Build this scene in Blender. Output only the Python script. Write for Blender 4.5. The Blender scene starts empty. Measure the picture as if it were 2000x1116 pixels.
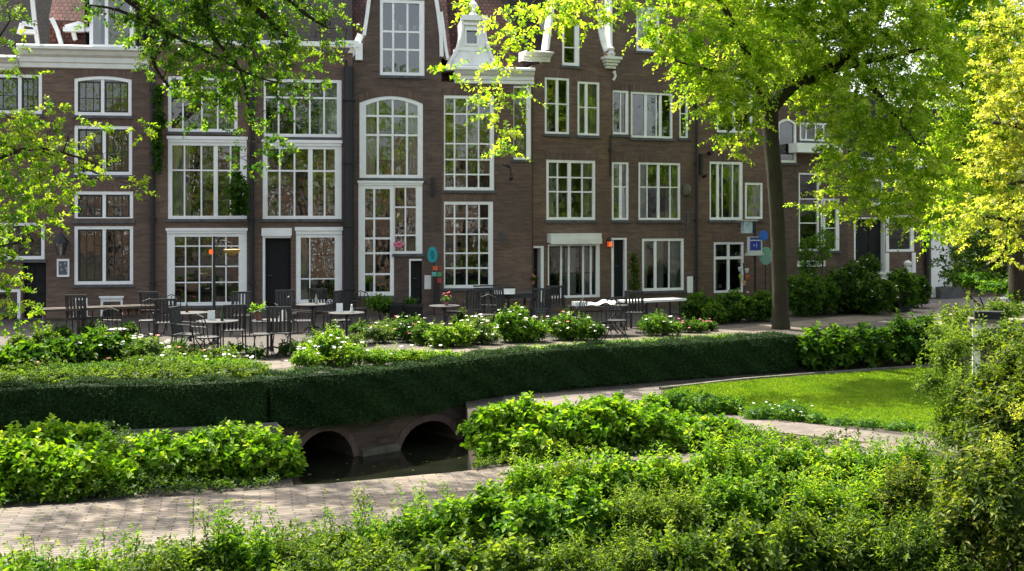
import bpy, math, random
import numpy as np
from math import radians as R, sin, cos, pi, sqrt
from mathutils import Vector, Matrix
from mathutils.geometry import tessellate_polygon

scene = bpy.context.scene
C = scene.collection
F, CX, CY, H = 2200.0, 1000.0, 430.0, 2.9        # focal length in photo pixels, horizon, eye height
rnd = random.Random(7)
rng = np.random.default_rng(11)
LOW = -0.8                                        # level of the lower garden; the terrace is 0

def P(px, py, Y): return Vector(((px - CX) / F * Y, Y, H + (CY - py) / F * Y))
def G(px, py, z=0.0):                             # point of the ground at height z
    Y = (H - z) * F / (py - CY); return Vector(((px - CX) / F * Y, Y, z))

# ------------------------------------------------------------------ tagging
def tag(o, label=None, cat=None, group=None, kind=None):
    if label: o['label'] = label
    if cat: o['category'] = cat
    if group: o['group'] = group
    if kind: o['kind'] = kind
    return o
def empty(name, loc=(0, 0, 0), rz=0.0, label=None, cat=None, group=None):
    o = bpy.data.objects.new(name, None); C.objects.link(o)
    o.location = loc; o.rotation_euler = (0, 0, rz); o.empty_display_size = .2
    return tag(o, label, cat, group)
def kids(o): return [c for c in o.children]
def copy_tree(o, parent=None):
    c = o.copy(); C.objects.link(c); c.parent = parent
    for ch in kids(o): copy_tree(ch, c)
    return c

# ------------------------------------------------------------------ mesh builder
class MB:
    def __init__(s): s.v = []; s.f = []; s.c = []; s.col = None
    def face(s, pts, col=None):
        n = len(s.v); s.v += [tuple(p) for p in pts]; s.f.append(tuple(range(n, n + len(pts)))); s.c.append(col or s.col or (.5, .5, .5)); return s
    def idx(s, verts, faces, col=None):
        n = len(s.v); s.v += [tuple(p) for p in verts]
        for f in faces: s.f.append(tuple(i + n for i in f)); s.c.append(col or s.col or (.5, .5, .5))
        return s
    def box(s, x0, x1, y0, y1, z0, z1, col=None, skip=()):
        v = [(x0, y0, z0), (x1, y0, z0), (x1, y1, z0), (x0, y1, z0), (x0, y0, z1), (x1, y0, z1), (x1, y1, z1), (x0, y1, z1)]
        f = {'b': (0, 3, 2, 1), 't': (4, 5, 6, 7), 'f': (0, 1, 5, 4), 'r': (1, 2, 6, 5), 'k': (2, 3, 7, 6), 'l': (3, 0, 4, 7)}
        return s.idx(v, [f[k] for k in f if k not in skip], col)
    def beam(s, p, q, w, h=None, col=None, up=(0, 0, 1)):
        h = h or w; p = Vector(p); q = Vector(q); d = (q - p).normalized(); u = Vector(up)
        if abs(d.dot(u)) > .98: u = Vector((0, 1, 0))
        a = d.cross(u).normalized() * w / 2; b = a.cross(d).normalized() * h / 2
        v = [p - a - b, p + a - b, p + a + b, p - a + b, q - a - b, q + a - b, q + a + b, q - a + b]
        return s.idx(v, [(0, 3, 2, 1), (4, 5, 6, 7), (0, 1, 5, 4), (1, 2, 6, 5), (2, 3, 7, 6), (3, 0, 4, 7)], col)
    def tube(s, pts, rad, n=8, col=None, cap=True, rough=0.0):
        pts = [Vector(p) for p in pts]
        if not hasattr(rad, '__len__'): rad = [rad] * len(pts)
        base = []; ref = Vector((0.31, .9, .12))
        for i, p in enumerate(pts):
            d = (pts[min(i + 1, len(pts) - 1)] - pts[max(i - 1, 0)])
            d = d.normalized() if d.length > 1e-9 else Vector((0, 0, 1))
            a = d.cross(ref)
            if a.length < .05: a = d.cross(Vector((1, 0, 0)))
            a.normalize(); b = d.cross(a)
            for k in range(n):
                t = 2 * pi * k / n; rr = rad[i] * (1 + (rnd.uniform(-rough, rough) if rough else 0))
                base.append(p + (a * cos(t) + b * sin(t)) * rr)
        fs = []
        for i in range(len(pts) - 1):
            for k in range(n):
                k2 = (k + 1) % n; fs.append((i * n + k, i * n + k2, (i + 1) * n + k2, (i + 1) * n + k))
        if cap: fs.append(tuple(range(n))[::-1]); fs.append(tuple((len(pts) - 1) * n + k for k in range(n)))
        return s.idx(base, fs, col)
    def lathe(s, prof, c=(0, 0, 0), n=16, col=None):
        v = []; f = []
        for (r, z) in prof:
            for k in range(n): t = 2 * pi * k / n; v.append((c[0] + r * cos(t), c[1] + r * sin(t), c[2] + z))
        m = len(prof)
        for i in range(m - 1):
            for k in range(n): k2 = (k + 1) % n; f.append((i * n + k, i * n + k2, (i + 1) * n + k2, (i + 1) * n + k))
        f.append(tuple(range(n))[::-1]); f.append(tuple((m - 1) * n + k for k in range(n)))
        return s.idx(v, f, col)
    def prism(s, loop, y0, y1, col=None):          # polygon in x,z pushed through y0..y1 (y0 = front)
        n = len(loop); tri = tessellate_polygon([[Vector((a, b, 0)) for a, b in loop]])
        v = [(a, y0, b) for a, b in loop] + [(a, y1, b) for a, b in loop]
        f = [tuple(t) for t in tri] + [tuple(i + n for i in t) for t in tri]
        f += [(i, (i + 1) % n, (i + 1) % n + n, i + n) for i in range(n)]
        return s.idx(v, f, col)
    def ring(s, outer, inner, y0, y1, col=None):   # frame between two loops of equal count in x,z
        n = len(outer); v = [(a, y0, b) for a, b in outer] + [(a, y0, b) for a, b in inner] + [(a, y1, b) for a, b in outer] + [(a, y1, b) for a, b in inner]
        f = []
        for i in range(n):
            j = (i + 1) % n
            f += [(i, j, n + j, n + i), (2 * n + i, 3 * n + i, 3 * n + j, 2 * n + j), (i, 2 * n + i, 2 * n + j, j), (n + i, n + j, 3 * n + j, 3 * n + i)]
        return s.idx(v, f, col)
    def build(s, name, mat, parent=None, smooth=False, loc=None):
        me = bpy.data.meshes.new(name); me.from_pydata(s.v, [], s.f); me.update()
        ca = me.attributes.new('col', 'FLOAT_COLOR', 'FACE')
        arr = np.ones((len(s.c), 4), 'f'); arr[:, :3] = np.array(s.c, 'f').reshape(-1, 3) if s.c else 0
        ca.data.foreach_set('color', arr.ravel())
        if smooth: me.polygons.foreach_set('use_smooth', [True] * len(me.polygons))
        me.materials.append(mat)
        o = bpy.data.objects.new(name, me); C.objects.link(o)
        if parent is not None: o.parent = parent
        if loc is not None: o.location = loc
        return o

# ------------------------------------------------------------------ materials
def newmat(name):
    m = bpy.data.materials.new(name); m.use_nodes = True; nt = m.node_tree; nt.nodes.clear()
    out = nt.nodes.new('ShaderNodeOutputMaterial'); return m, nt, out
def N(nt, t, **kw):
    n = nt.nodes.new(t)
    for k, v in kw.items():
        if k in n.inputs: n.inputs[k].default_value = v
        else: setattr(n, k, v)
    return n
def L(nt, a, b): nt.links.new(a, b)
def rgb(*c): return (c[0], c[1], c[2], 1.0)
def ramp(nt, stops):
    r = nt.nodes.new('ShaderNodeValToRGB'); e = r.color_ramp.elements
    while len(e) > 1: e.remove(e[0])
    e[0].position = stops[0][0]; e[0].color = rgb(*stops[0][1])
    for p, c in stops[1:]: k = e.new(p); k.color = rgb(*c)
    return r
def mixrgb(nt, fac, a, b, mode='MIX'):
    m = nt.nodes.new('ShaderNodeMix'); m.data_type = 'RGBA'; m.blend_type = mode
    for sock, val in ((m.inputs[0], fac), (m.inputs[6], a), (m.inputs[7], b)):
        if hasattr(val, 'links'): L(nt, val, sock)
        elif isinstance(val, (int, float)): sock.default_value = val
        else: sock.default_value = rgb(*val)
    return m.outputs[2]
def coords(nt, scale=(1, 1, 1), rot=(0, 0, 0)):
    t = nt.nodes.new('ShaderNodeTexCoord'); mp = nt.nodes.new('ShaderNodeMapping')
    mp.inputs['Scale'].default_value = scale; mp.inputs['Rotation'].default_value = rot
    L(nt, t.outputs['Object'], mp.inputs['Vector']); return mp.outputs[0]
def noise(nt, vec, scale, detail=4, rough=.55, w=0):
    n = N(nt, 'ShaderNodeTexNoise', Scale=scale, Detail=detail, Roughness=rough); L(nt, vec, n.inputs['Vector']); return n.outputs['Fac']
def principled(nt, out, color=None, rough=.6, **kw):
    b = nt.nodes.new('ShaderNodeBsdfPrincipled')
    if color is not None:
        if hasattr(color, 'links'): L(nt, color, b.inputs['Base Color'])
        else: b.inputs['Base Color'].default_value = rgb(*color)
    if hasattr(rough, 'links'): L(nt, rough, b.inputs['Roughness'])
    else: b.inputs['Roughness'].default_value = rough
    for k, v in kw.items(): b.inputs[k.replace('_', ' ')].default_value = v
    L(nt, b.outputs[0], out.inputs[0]); return b
def bump(nt, b, h, strength=.3, dist=.02):
    n = N(nt, 'ShaderNodeBump', Strength=strength, Distance=dist); L(nt, h, n.inputs['Height']); L(nt, n.outputs[0], b.inputs['Normal'])

def mat_plain(name, c, rough=.5, var=.15, scale=6, bmp=.1, metallic=0.0, c2=None):
    m, nt, out = newmat(name); v = coords(nt); n = noise(nt, v, scale, 5)
    c2 = c2 or tuple(x * (1 - var * 2) for x in c)
    r = ramp(nt, [(.3, c2), (.65, c)]); L(nt, n, r.inputs[0])
    b = principled(nt, out, r.outputs[0], rough, Metallic=metallic)
    bump(nt, b, noise(nt, v, scale * 8, 3), bmp, .01); return m

def mat_brick(name, c1, c2, mortar, scale=1.0, vertical=False, bw=.22, rh=.065, stain=.35, mort=.006, worldz=False):
    m, nt, out = newmat(name)
    t = nt.nodes.new('ShaderNodeTexCoord'); sp = nt.nodes.new('ShaderNodeSeparateXYZ'); L(nt, t.outputs['Object'], sp.inputs[0])
    ad = nt.nodes.new('ShaderNodeMath'); L(nt, sp.outputs[0], ad.inputs[0]); L(nt, sp.outputs[1], ad.inputs[1])
    cb = nt.nodes.new('ShaderNodeCombineXYZ')
    if vertical: L(nt, ad.outputs[0], cb.inputs[1]); L(nt, sp.outputs[2], cb.inputs[0])
    else: L(nt, ad.outputs[0], cb.inputs[0]); L(nt, sp.outputs[2], cb.inputs[1])
    wob = N(nt, 'ShaderNodeTexNoise', Scale=1.3, Detail=2); L(nt, cb.outputs[0], wob.inputs['Vector'])
    vm = nt.nodes.new('ShaderNodeVectorMath'); vm.operation = 'MULTIPLY_ADD'; L(nt, wob.outputs['Color'], vm.inputs[0]); vm.inputs[1].default_value = (.03, .03, 0); L(nt, cb.outputs[0], vm.inputs[2])
    vec = vm.outputs[0]
    br = N(nt, 'ShaderNodeTexBrick', Scale=1.0); L(nt, vec, br.inputs['Vector'])
    br.inputs['Brick Width'].default_value = bw; br.inputs['Row Height'].default_value = rh; br.inputs['Mortar Size'].default_value = mort
    br.inputs['Mortar Smooth'].default_value = .3; br.inputs['Bias'].default_value = -.1
    br.inputs['Color1'].default_value = rgb(*c1); br.inputs['Color2'].default_value = rgb(*c2); br.inputs['Mortar'].default_value = rgb(*mortar)
    # broad weathering and horizontal streaks of differently fired courses
    mp = N(nt, 'ShaderNodeMapping'); mp.inputs['Scale'].default_value = (.8, 9, 1); L(nt, cb.outputs[0], mp.inputs['Vector'])
    st = noise(nt, mp.outputs[0], 1.2, 5, .65)
    big = noise(nt, cb.outputs[0], .45, 5, .6)
    r1 = ramp(nt, [(.3, (.72, .72, .73)), (.7, (1.18, 1.16, 1.15))]); L(nt, st, r1.inputs[0])
    r2 = ramp(nt, [(.3, (1 - stain, 1 - stain, 1 - stain * .9)), (.72, (1.15, 1.1, 1.08))]); L(nt, big, r2.inputs[0])
    c = mixrgb(nt, 1.0, br.outputs['Color'], r1.outputs[0], 'MULTIPLY'); c = mixrgb(nt, 1.0, c, r2.outputs[0], 'MULTIPLY')
    b = principled(nt, out, c, .85); bump(nt, b, br.outputs['Fac'], -.5, .012); b.inputs['Specular IOR Level'].default_value = .25
    return m

def mat_tiles(name, c1, c2, w=.22, h=.3, rough=.75):
    m, nt, out = newmat(name); v = coords(nt)
    sp = nt.nodes.new('ShaderNodeSeparateXYZ'); L(nt, v, sp.inputs[0]); cb = nt.nodes.new('ShaderNodeCombineXYZ'); L(nt, sp.outputs[0], cb.inputs[0])
    mz = N(nt, 'ShaderNodeMath', operation='MULTIPLY'); mz.inputs[1].default_value = 1.25; L(nt, sp.outputs[2], mz.inputs[0]); L(nt, mz.outputs[0], cb.inputs[1])
    br = N(nt, 'ShaderNodeTexBrick', Scale=1.0); L(nt, cb.outputs[0], br.inputs['Vector']); br.inputs['Brick Width'].default_value = w; br.inputs['Row Height'].default_value = h * .8
    br.inputs['Mortar Size'].default_value = .022; br.inputs['Mortar Smooth'].default_value = .8; br.inputs['Color1'].default_value = rgb(*c1); br.inputs['Color2'].default_value = rgb(*c2)
    br.inputs['Mortar'].default_value = rgb(*[x * .18 for x in c1])
    big = noise(nt, v, 1.1, 6, .7); r2 = ramp(nt, [(.3, (.5, .55, .5)), (.7, (1.3, 1.2, 1.2))]); L(nt, big, r2.inputs[0])
    c = mixrgb(nt, 1.0, br.outputs['Color'], r2.outputs[0], 'MULTIPLY')
    b = principled(nt, out, c, rough); b.inputs['Specular IOR Level'].default_value = .12; bump(nt, b, br.outputs['Fac'], -.8, .05); return m

def mat_leaf(name, stops, trans=.45, rough=.5, tr_gain=(1.7, 1.7, .4), clump=.5, cs=.9):
    """stops: colour over the per-leaf 'tint' attribute; clumps of paler growth come from a noise in space."""
    m, nt, out = newmat(name); at = N(nt, 'ShaderNodeAttribute', attribute_name='tint')
    v = coords(nt); n = noise(nt, v, cs, 3, .6)
    ma = N(nt, 'ShaderNodeMath', operation='MULTIPLY_ADD'); L(nt, n, ma.inputs[0]); ma.inputs[1].default_value = clump * 2; ma.inputs[2].default_value = -clump
    ad = N(nt, 'ShaderNodeMath', operation='ADD', use_clamp=True); L(nt, at.outputs['Fac'], ad.inputs[0]); L(nt, ma.outputs[0], ad.inputs[1])
    r = ramp(nt, stops); L(nt, ad.outputs[0], r.inputs[0])
    b = nt.nodes.new('ShaderNodeBsdfPrincipled'); L(nt, r.outputs[0], b.inputs['Base Color']); b.inputs['Roughness'].default_value = rough; b.inputs['Specular IOR Level'].default_value = .16
    tr = nt.nodes.new('ShaderNodeBsdfTranslucent'); c = mixrgb(nt, 1.0, r.outputs[0], tr_gain, 'MULTIPLY'); L(nt, c, tr.inputs['Color'])
    mx = nt.nodes.new('ShaderNodeMixShader'); mx.inputs[0].default_value = trans; L(nt, b.outputs[0], mx.inputs[1]); L(nt, tr.outputs[0], mx.inputs[2]); L(nt, mx.outputs[0], out.inputs[0])
    return m

def mat_vc(name, rough=.6, **kw):
    m, nt, out = newmat(name); at = N(nt, 'ShaderNodeAttribute', attribute_name='col'); v = coords(nt); n = noise(nt, v, 9, 4)
    r = ramp(nt, [(.3, (.75, .75, .75)), (.7, (1.1, 1.1, 1.1))]); L(nt, n, r.inputs[0])
    c = mixrgb(nt, 1.0, at.outputs['Color'], r.outputs[0], 'MULTIPLY'); principled(nt, out, c, rough, **kw); return m

def mat_glass(name, tintc=(.85, .9, .88), ior=1.9, wav=.25):
    m, nt, out = newmat(name); fr = N(nt, 'ShaderNodeFresnel', IOR=ior); v = coords(nt)
    bp = N(nt, 'ShaderNodeBump', Strength=wav, Distance=.02); L(nt, noise(nt, v, 2.2, 2), bp.inputs['Height'])
    gl = N(nt, 'ShaderNodeBsdfGlossy', Roughness=.015); gl.inputs['Color'].default_value = (1, 1, 1, 1); L(nt, bp.outputs[0], gl.inputs['Normal'])
    tr = nt.nodes.new('ShaderNodeBsdfTransparent'); tr.inputs['Color'].default_value = rgb(*tintc)
    mx = nt.nodes.new('ShaderNodeMixShader'); L(nt, fr.outputs[0], mx.inputs[0]); L(nt, tr.outputs[0], mx.inputs[1]); L(nt, gl.outputs[0], mx.inputs[2]); L(nt, mx.outputs[0], out.inputs[0]); return m

def mat_emit(name, c, s):
    m, nt, out = newmat(name); v = coords(nt); r = ramp(nt, [(.3, tuple(x * .7 for x in c)), (.7, c)]); L(nt, noise(nt, v, 12, 2), r.inputs[0])
    e = N(nt, 'ShaderNodeEmission', Strength=s); L(nt, r.outputs[0], e.inputs[0]); L(nt, e.outputs[0], out.inputs[0]); return m

def mat_paving(name, rot=0, c1=(.27, .22, .19), c2=(.17, .14, .125), mortar=(.06, .055, .045), bw=.26, rh=.085, moss=(.05, .07, .02), mort=.008):
    m, nt, out = newmat(name); v = coords(nt, rot=(0, 0, rot))
    wob = N(nt, 'ShaderNodeTexNoise', Scale=.7, Detail=2); L(nt, v, wob.inputs['Vector'])
    vm = nt.nodes.new('ShaderNodeVectorMath'); vm.operation = 'MULTIPLY_ADD'; L(nt, wob.outputs['Color'], vm.inputs[0]); vm.inputs[1].default_value = (.12, .12, 0); L(nt, v, vm.inputs[2])
    br = N(nt, 'ShaderNodeTexBrick', Scale=1.0); L(nt, vm.outputs[0], br.inputs['Vector'])
    br.inputs['Brick Width'].default_value = bw; br.inputs['Row Height'].default_value = rh; br.inputs['Mortar Size'].default_value = mort; br.inputs['Mortar Smooth'].default_value = .5
    br.inputs['Color1'].default_value = rgb(*c1); br.inputs['Color2'].default_value = rgb(*c2); br.inputs['Mortar'].default_value = rgb(*mortar)
    big = noise(nt, v, .9, 6, .65); r2 = ramp(nt, [(.32, (.62, .62, .62)), (.7, (1.2, 1.16, 1.12))]); L(nt, big, r2.inputs[0])
    c = mixrgb(nt, 1.0, br.outputs['Color'], r2.outputs[0], 'MULTIPLY')
    mo = ramp(nt, [(.58, (0, 0, 0)), (.72, (.55, .55, .55))]); L(nt, noise(nt, v, 2.3, 6, .7), mo.inputs[0]); c = mixrgb(nt, mo.outputs[0], c, moss)
    b = principled(nt, out, c, .8); bump(nt, b, br.outputs['Fac'], -.7, .015); return m

M = {}
M['brick'] = mat_brick('dark brown brick', (.178, .120, .088), (.118, .082, .062), (.16, .135, .11))
M['brick_b'] = mat_brick('plum brown brick', (.160, .110, .086), (.104, .075, .061), (.155, .13, .11), stain=.45)
M['brick_c'] = mat_brick('warm brown brick', (.192, .124, .086), (.128, .084, .060), (.165, .138, .11), stain=.3)
M['soldier'] = mat_brick('upright brick arch', (.175, .114, .084), (.108, .076, .060), (.18, .15, .125), vertical=True)
M['bridge'] = mat_brick('old bridge brick', (.125, .095, .068), (.07, .055, .040), (.10, .09, .065), stain=.5)
M['white'] = mat_plain('white gloss paint', (.88, .88, .87), .35, .04, 5, .05)
M['cream'] = mat_plain('cream cornice paint', (.76, .76, .70), .45, .07, 3, .06)
M['darksash'] = mat_plain('black green sash paint', (.014, .018, .016), .35, .1, 6, .05)
M['black'] = mat_plain('black door paint', (.004, .004, .005), .8, .2, 5, .08)
M['iron'] = mat_plain('dark iron', (.014, .014, .016), .6, .2, 9, .1)
M['greywood'] = mat_plain('weathered grey wood', (.040, .040, .043), .7, .3, 12, .3)
M['darkwood'] = mat_plain('dark slatted wood', (.035, .034, .036), .6, .25, 12, .3)
M['oldwood'] = mat_plain('brown weathered wood', (.085, .062, .046), .75, .3, 10, .3)
M['stone'] = mat_plain('grey stone sill', (.10, .10, .105), .7, .25, 7, .3)
M['coping'] = mat_plain('mossy coping stone', (.16, .145, .11), .85, .35, 4, .4, c2=(.05, .06, .03))
M['slate'] = mat_tiles('dark slate roof', (.022, .021, .022), (.012, .012, .013), .16, .2)
M['redtile'] = mat_tiles('red clay roof tiles', (.22, .10, .08), (.13, .06, .052), .15, .2)
M['plumtile'] = mat_tiles('plum clay roof tiles', (.105, .052, .046), (.055, .030, .029), .15, .2)
M['vc'] = mat_vc('painted things')
M['inside'] = mat_vc('room interior', .8)
M['glass'] = mat_glass('window glass', ior=2.1, wav=.22)
M['curtain'] = mat_plain('sheer curtain', (.55, .54, .50), .9, .1, 4, .1)
M['cloth'] = mat_plain('white table cloth', (.72, .72, .70), .8, .05, 4, .1)
M['lampglow'] = mat_emit('warm lamp glow', (1.0, .16, .03), .5)
M['warmglow'] = mat_emit('yellow lamp glow', (1.0, .50, .12), .45)
M['path'] = mat_paving('brick paved path', rot=R(-14), c1=(.20, .158, .118), c2=(.095, .076, .058), mortar=(.022, .018, .013), bw=.42, rh=.085, mort=.012)
M['terrace'] = mat_paving('terrace brick paving', rot=R(22), c1=(.075, .058, .045), c2=(.045, .036, .03), mortar=(.02, .018, .015))  # colour darkened in place of the shade over the cafe area
M['gravelpath'] = mat_paving('lower brick path', rot=R(-30), c1=(.19, .155, .13), c2=(.12, .10, .085))
M['road'] = mat_paving('sun lightened road brick', rot=R(10), c1=(.34, .29, .25), c2=(.24, .205, .18))  # colour lightened to stand in for sunlight on the road
M['pot'] = mat_plain('terracotta', (.30, .13, .08), .8, .2, 6, .2)
M['bark'] = mat_plain('mossy bark', (.075, .062, .030), .9, .3, 5, .9, c2=(.024, .028, .012))
M['twig'] = mat_plain('dark twig bark', (.035, .030, .020), .9, .3, 8, .4)
def mk_bark():
    m, nt, out = newmat('furrowed mossy bark'); v = coords(nt, scale=(1, 1, .18)); v2 = coords(nt)
    n = noise(nt, v, 26, 8, .7); n2 = noise(nt, v2, 1.7, 5, .6)
    r = ramp(nt, [(.3, (.008, .006, .003)), (.7, (.042, .029, .012))]); L(nt, n, r.inputs[0])
    mo = ramp(nt, [(.42, (0, 0, 0)), (.62, (.9, .9, .9))]); L(nt, n2, mo.inputs[0])
    c = mixrgb(nt, mo.outputs[0], r.outputs[0], (.030, .034, .006)); b = principled(nt, out, c, .92); bump(nt, b, n, 1.0, .05); return m
M['bark'] = mk_bark()
def mk_soil():
    m, nt, out = newmat('dark soil'); v = coords(nt); r = ramp(nt, [(.35, (.018, .014, .010)), (.6, (.05, .042, .028)), (.75, (.05, .07, .02))]); L(nt, noise(nt, v, 5, 8, .7), r.inputs[0])
    b = principled(nt, out, r.outputs[0], .95); bump(nt, b, noise(nt, v, 30, 5), .8, .04); return m
M['soil'] = mk_soil()
def mk_lawn():
    m, nt, out = newmat('mown lawn'); v = coords(nt); r = ramp(nt, [(.32, (.07, .12, .010)), (.45, (.09, .17, .008)), (.7, (.16, .25, .012))]); L(nt, noise(nt, v, 2.2, 8, .7), r.inputs[0])
    b = principled(nt, out, r.outputs[0], .95); bump(nt, b, noise(nt, v, 90, 4), .8, .03); return m
M['lawn'] = mk_lawn()
def mk_water():
    m, nt, out = newmat('dark canal water'); v = coords(nt); r = ramp(nt, [(.4, (.006, .008, .005)), (.7, (.014, .016, .008))]); L(nt, noise(nt, v, 1.5, 4), r.inputs[0])
    b = principled(nt, out, r.outputs[0], .05); b.inputs['Specular IOR Level'].default_value = .25; bump(nt, b, noise(nt, v, 5, 4), .12, .03); return m
M['water'] = mk_water()
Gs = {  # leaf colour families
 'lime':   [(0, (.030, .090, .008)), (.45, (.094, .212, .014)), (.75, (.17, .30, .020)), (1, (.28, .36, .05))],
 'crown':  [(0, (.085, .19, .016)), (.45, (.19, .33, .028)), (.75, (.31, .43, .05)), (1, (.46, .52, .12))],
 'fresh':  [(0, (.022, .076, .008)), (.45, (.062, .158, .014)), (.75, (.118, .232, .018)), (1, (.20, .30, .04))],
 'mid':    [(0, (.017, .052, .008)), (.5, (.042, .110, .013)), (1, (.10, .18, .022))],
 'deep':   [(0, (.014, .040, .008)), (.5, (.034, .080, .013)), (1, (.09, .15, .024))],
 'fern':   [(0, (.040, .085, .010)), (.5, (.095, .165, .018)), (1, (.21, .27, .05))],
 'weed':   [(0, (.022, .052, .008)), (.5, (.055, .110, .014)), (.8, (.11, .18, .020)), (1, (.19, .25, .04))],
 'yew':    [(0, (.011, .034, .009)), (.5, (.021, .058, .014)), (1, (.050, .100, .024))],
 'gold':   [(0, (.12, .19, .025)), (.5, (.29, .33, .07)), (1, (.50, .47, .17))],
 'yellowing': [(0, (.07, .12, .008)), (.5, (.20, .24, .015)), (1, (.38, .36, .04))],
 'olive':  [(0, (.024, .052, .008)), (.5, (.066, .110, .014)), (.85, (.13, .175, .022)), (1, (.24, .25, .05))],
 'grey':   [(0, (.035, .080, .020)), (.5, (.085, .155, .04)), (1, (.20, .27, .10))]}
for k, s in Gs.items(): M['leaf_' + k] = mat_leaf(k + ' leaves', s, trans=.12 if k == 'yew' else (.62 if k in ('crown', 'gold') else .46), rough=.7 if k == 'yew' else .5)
M['grass'] = mat_leaf('grass blades', [(0, (.075, .15, .016)), (.3, (.115, .21, .016)), (.6, (.16, .26, .020)), (1, (.25, .31, .045))], trans=.4, clump=.6, cs=1.6)
def petal(name, c): return mat_plain(name, c, .7, .08, 20, .05)
M['p_white'] = petal('white petals', (.80, .80, .74)); M['p_pink'] = petal('pink petals', (.62, .16, .24)); M['p_red'] = petal('red petals', (.6, .04, .03))
M['p_cream'] = petal('cream petals', (.66, .62, .34)); M['p_orange'] = petal('salmon petals', (.70, .28, .16))

# ------------------------------------------------------------------ foliage, vectorised
def unit(a): return a / np.maximum(np.linalg.norm(a, axis=1, keepdims=True), 1e-9)
def np_mesh(name, V, nper, tint, mat, parent=None, extra=None):
    """V: (n, k, 3) leaves of k corners; nper: list of local faces; extra: (verts, faces) of solid growth with the same material."""
    n, k, _ = V.shape; verts = V.reshape(-1, 3); base = (np.arange(n) * k)[:, None, None]
    fl = np.array(nper, dtype=np.int64)[None]; loops = (base + fl).reshape(-1); nf = n * len(nper); fk = len(nper[0])
    tv = np.repeat(tint, k)
    me = bpy.data.meshes.new(name); me.vertices.add(len(verts)); me.vertices.foreach_set('co', verts.astype('f').ravel())
    me.loops.add(len(loops)); me.loops.foreach_set('vertex_index', loops.astype('i'))
    me.polygons.add(nf); me.polygons.foreach_set('loop_start', (np.arange(nf) * fk).astype('i'))
    try: me.polygons.foreach_set('loop_total', np.full(nf, fk, 'i'))
    except Exception: pass
    a = me.attributes.new('tint', 'FLOAT', 'POINT'); a.data.foreach_set('value', tv.astype('f'))
    me.update(calc_edges=True); me.materials.append(mat)
    o = bpy.data.objects.new(name, me); C.objects.link(o)
    if parent is not None: o.parent = parent
    return o
Q1 = [[0, 1, 2, 3]]; Q2 = [[0, 1, 2, 3], [0, 3, 4, 5]]
def leaf_geo(c, T, Nn, Ln, asp, six, fold=.25):
    B = unit(np.cross(Nn, T)); Nn = np.cross(T, B); Lh = Ln[:, None]; W = Lh * asp
    if not six:
        return np.stack([c - T * Lh * .5, c + B * W * .5 + Nn * W * fold, c + T * Lh * .5 - Nn * Lh * .08, c - B * W * .5 + Nn * W * fold], 1), Q1
    return np.stack([c - T * Lh * .5, c - T * Lh * .2 + B * W * .5 + Nn * W * fold, c + T * Lh * .2 + B * W * .4 + Nn * W * fold, c + T * Lh * .55 - Nn * Lh * .12,
                     c + T * Lh * .2 - B * W * .4 + Nn * W * fold, c - T * Lh * .2 - B * W * .5 + Nn * W * fold], 1), Q2
def shoots(base, dirs, length, nl, leaf, rg, asp=.6, six=False, droop=.25, spread=.75, up=.6, tvar=.35, tmean=.5, taper=.35):
    S = len(base); d = unit(dirs); ref = unit(rg.normal(size=(S, 3))); a = unit(np.cross(d, ref)); b = np.cross(d, a)
    ln = np.broadcast_to(length, (S,)) * rg.uniform(.6, 1.3, S)
    t = (np.arange(nl)[None] + rg.uniform(.1, .9, (S, nl))) / nl
    ph = np.arange(nl)[None] * 2.4 + rg.uniform(0, 6.28, (S, 1)) + rg.normal(0, .3, (S, nl))
    pos = base[:, None] + d[:, None] * (t * ln[:, None])[..., None]; pos[..., 2] -= droop * ln[:, None] * t ** 2
    rad = a[:, None] * np.cos(ph)[..., None] + b[:, None] * np.sin(ph)[..., None]
    T = rad * spread + d[:, None] * .55 + rg.normal(0, .18, (S, nl, 3)); T[..., 2] -= droop * .9
    Ls = leaf * rg.uniform(.65, 1.3, (S, nl)) * (1 - taper * t ** 3)
    T = unit(T.reshape(-1, 3)); pos = pos.reshape(-1, 3); Ls = Ls.reshape(-1)
    Nn = np.repeat(d, nl, 0) * .35 + rg.normal(0, .42, (S * nl, 3)); Nn[:, 2] += up
    V, q = leaf_geo(pos + T * Ls[:, None] * .5, T, unit(Nn), Ls, asp, six)
    tint = np.clip(np.repeat(rg.normal(tmean, tvar * .5, S), nl) + rg.normal(0, tvar * .5, S * nl) + .15 * (t.reshape(-1) - .5), 0, 1)
    return V, q, tint
def sph(n, rg): return unit(rg.normal(size=(n, 3)))
def lobe_shell(lobes, per, rg, lo=.78, hi=1.0, upper=True, zmin=None, wob=.16):
    """points near the surface of a union of ellipsoids (those deep inside another lobe dropped) with outward directions"""
    Ps, Ds = [], []
    cs = np.array([l[0:3] for l in lobes], float); rs = np.array([l[3:6] for l in lobes], float)
    for i in range(len(lobes)):
        r = rs[i]; area = 4 * pi * ((r[0] * r[1]) ** 1.6 / 3 + (r[0] * r[2]) ** 1.6 / 3 + (r[1] * r[2]) ** 1.6 / 3) ** (1 / 1.6)
        n = max(6, int(area * per)); d = sph(n, rg)
        w = 1 + wob * (np.sin(d[:, 0] * 5.1 + i * 1.7) * np.sin(d[:, 1] * 4.3 + i) + .6 * np.sin(d[:, 2] * 7 + d[:, 0] * 6 + i * 2.2))
        p = cs[i] + d * r * (rg.uniform(lo, hi, (n, 1)) * w[:, None]); nd = unit(d / r)
        keep = np.ones(n, bool)
        for j in range(len(lobes)):
            if j != i: keep &= (((p - cs[j]) / rs[j]) ** 2).sum(1) > lo ** 2 * .8
        if zmin is not None: keep &= p[:, 2] > zmin
        Ps.append(p[keep]); Ds.append(nd[keep])
    return np.concatenate(Ps), np.concatenate(Ds)
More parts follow.
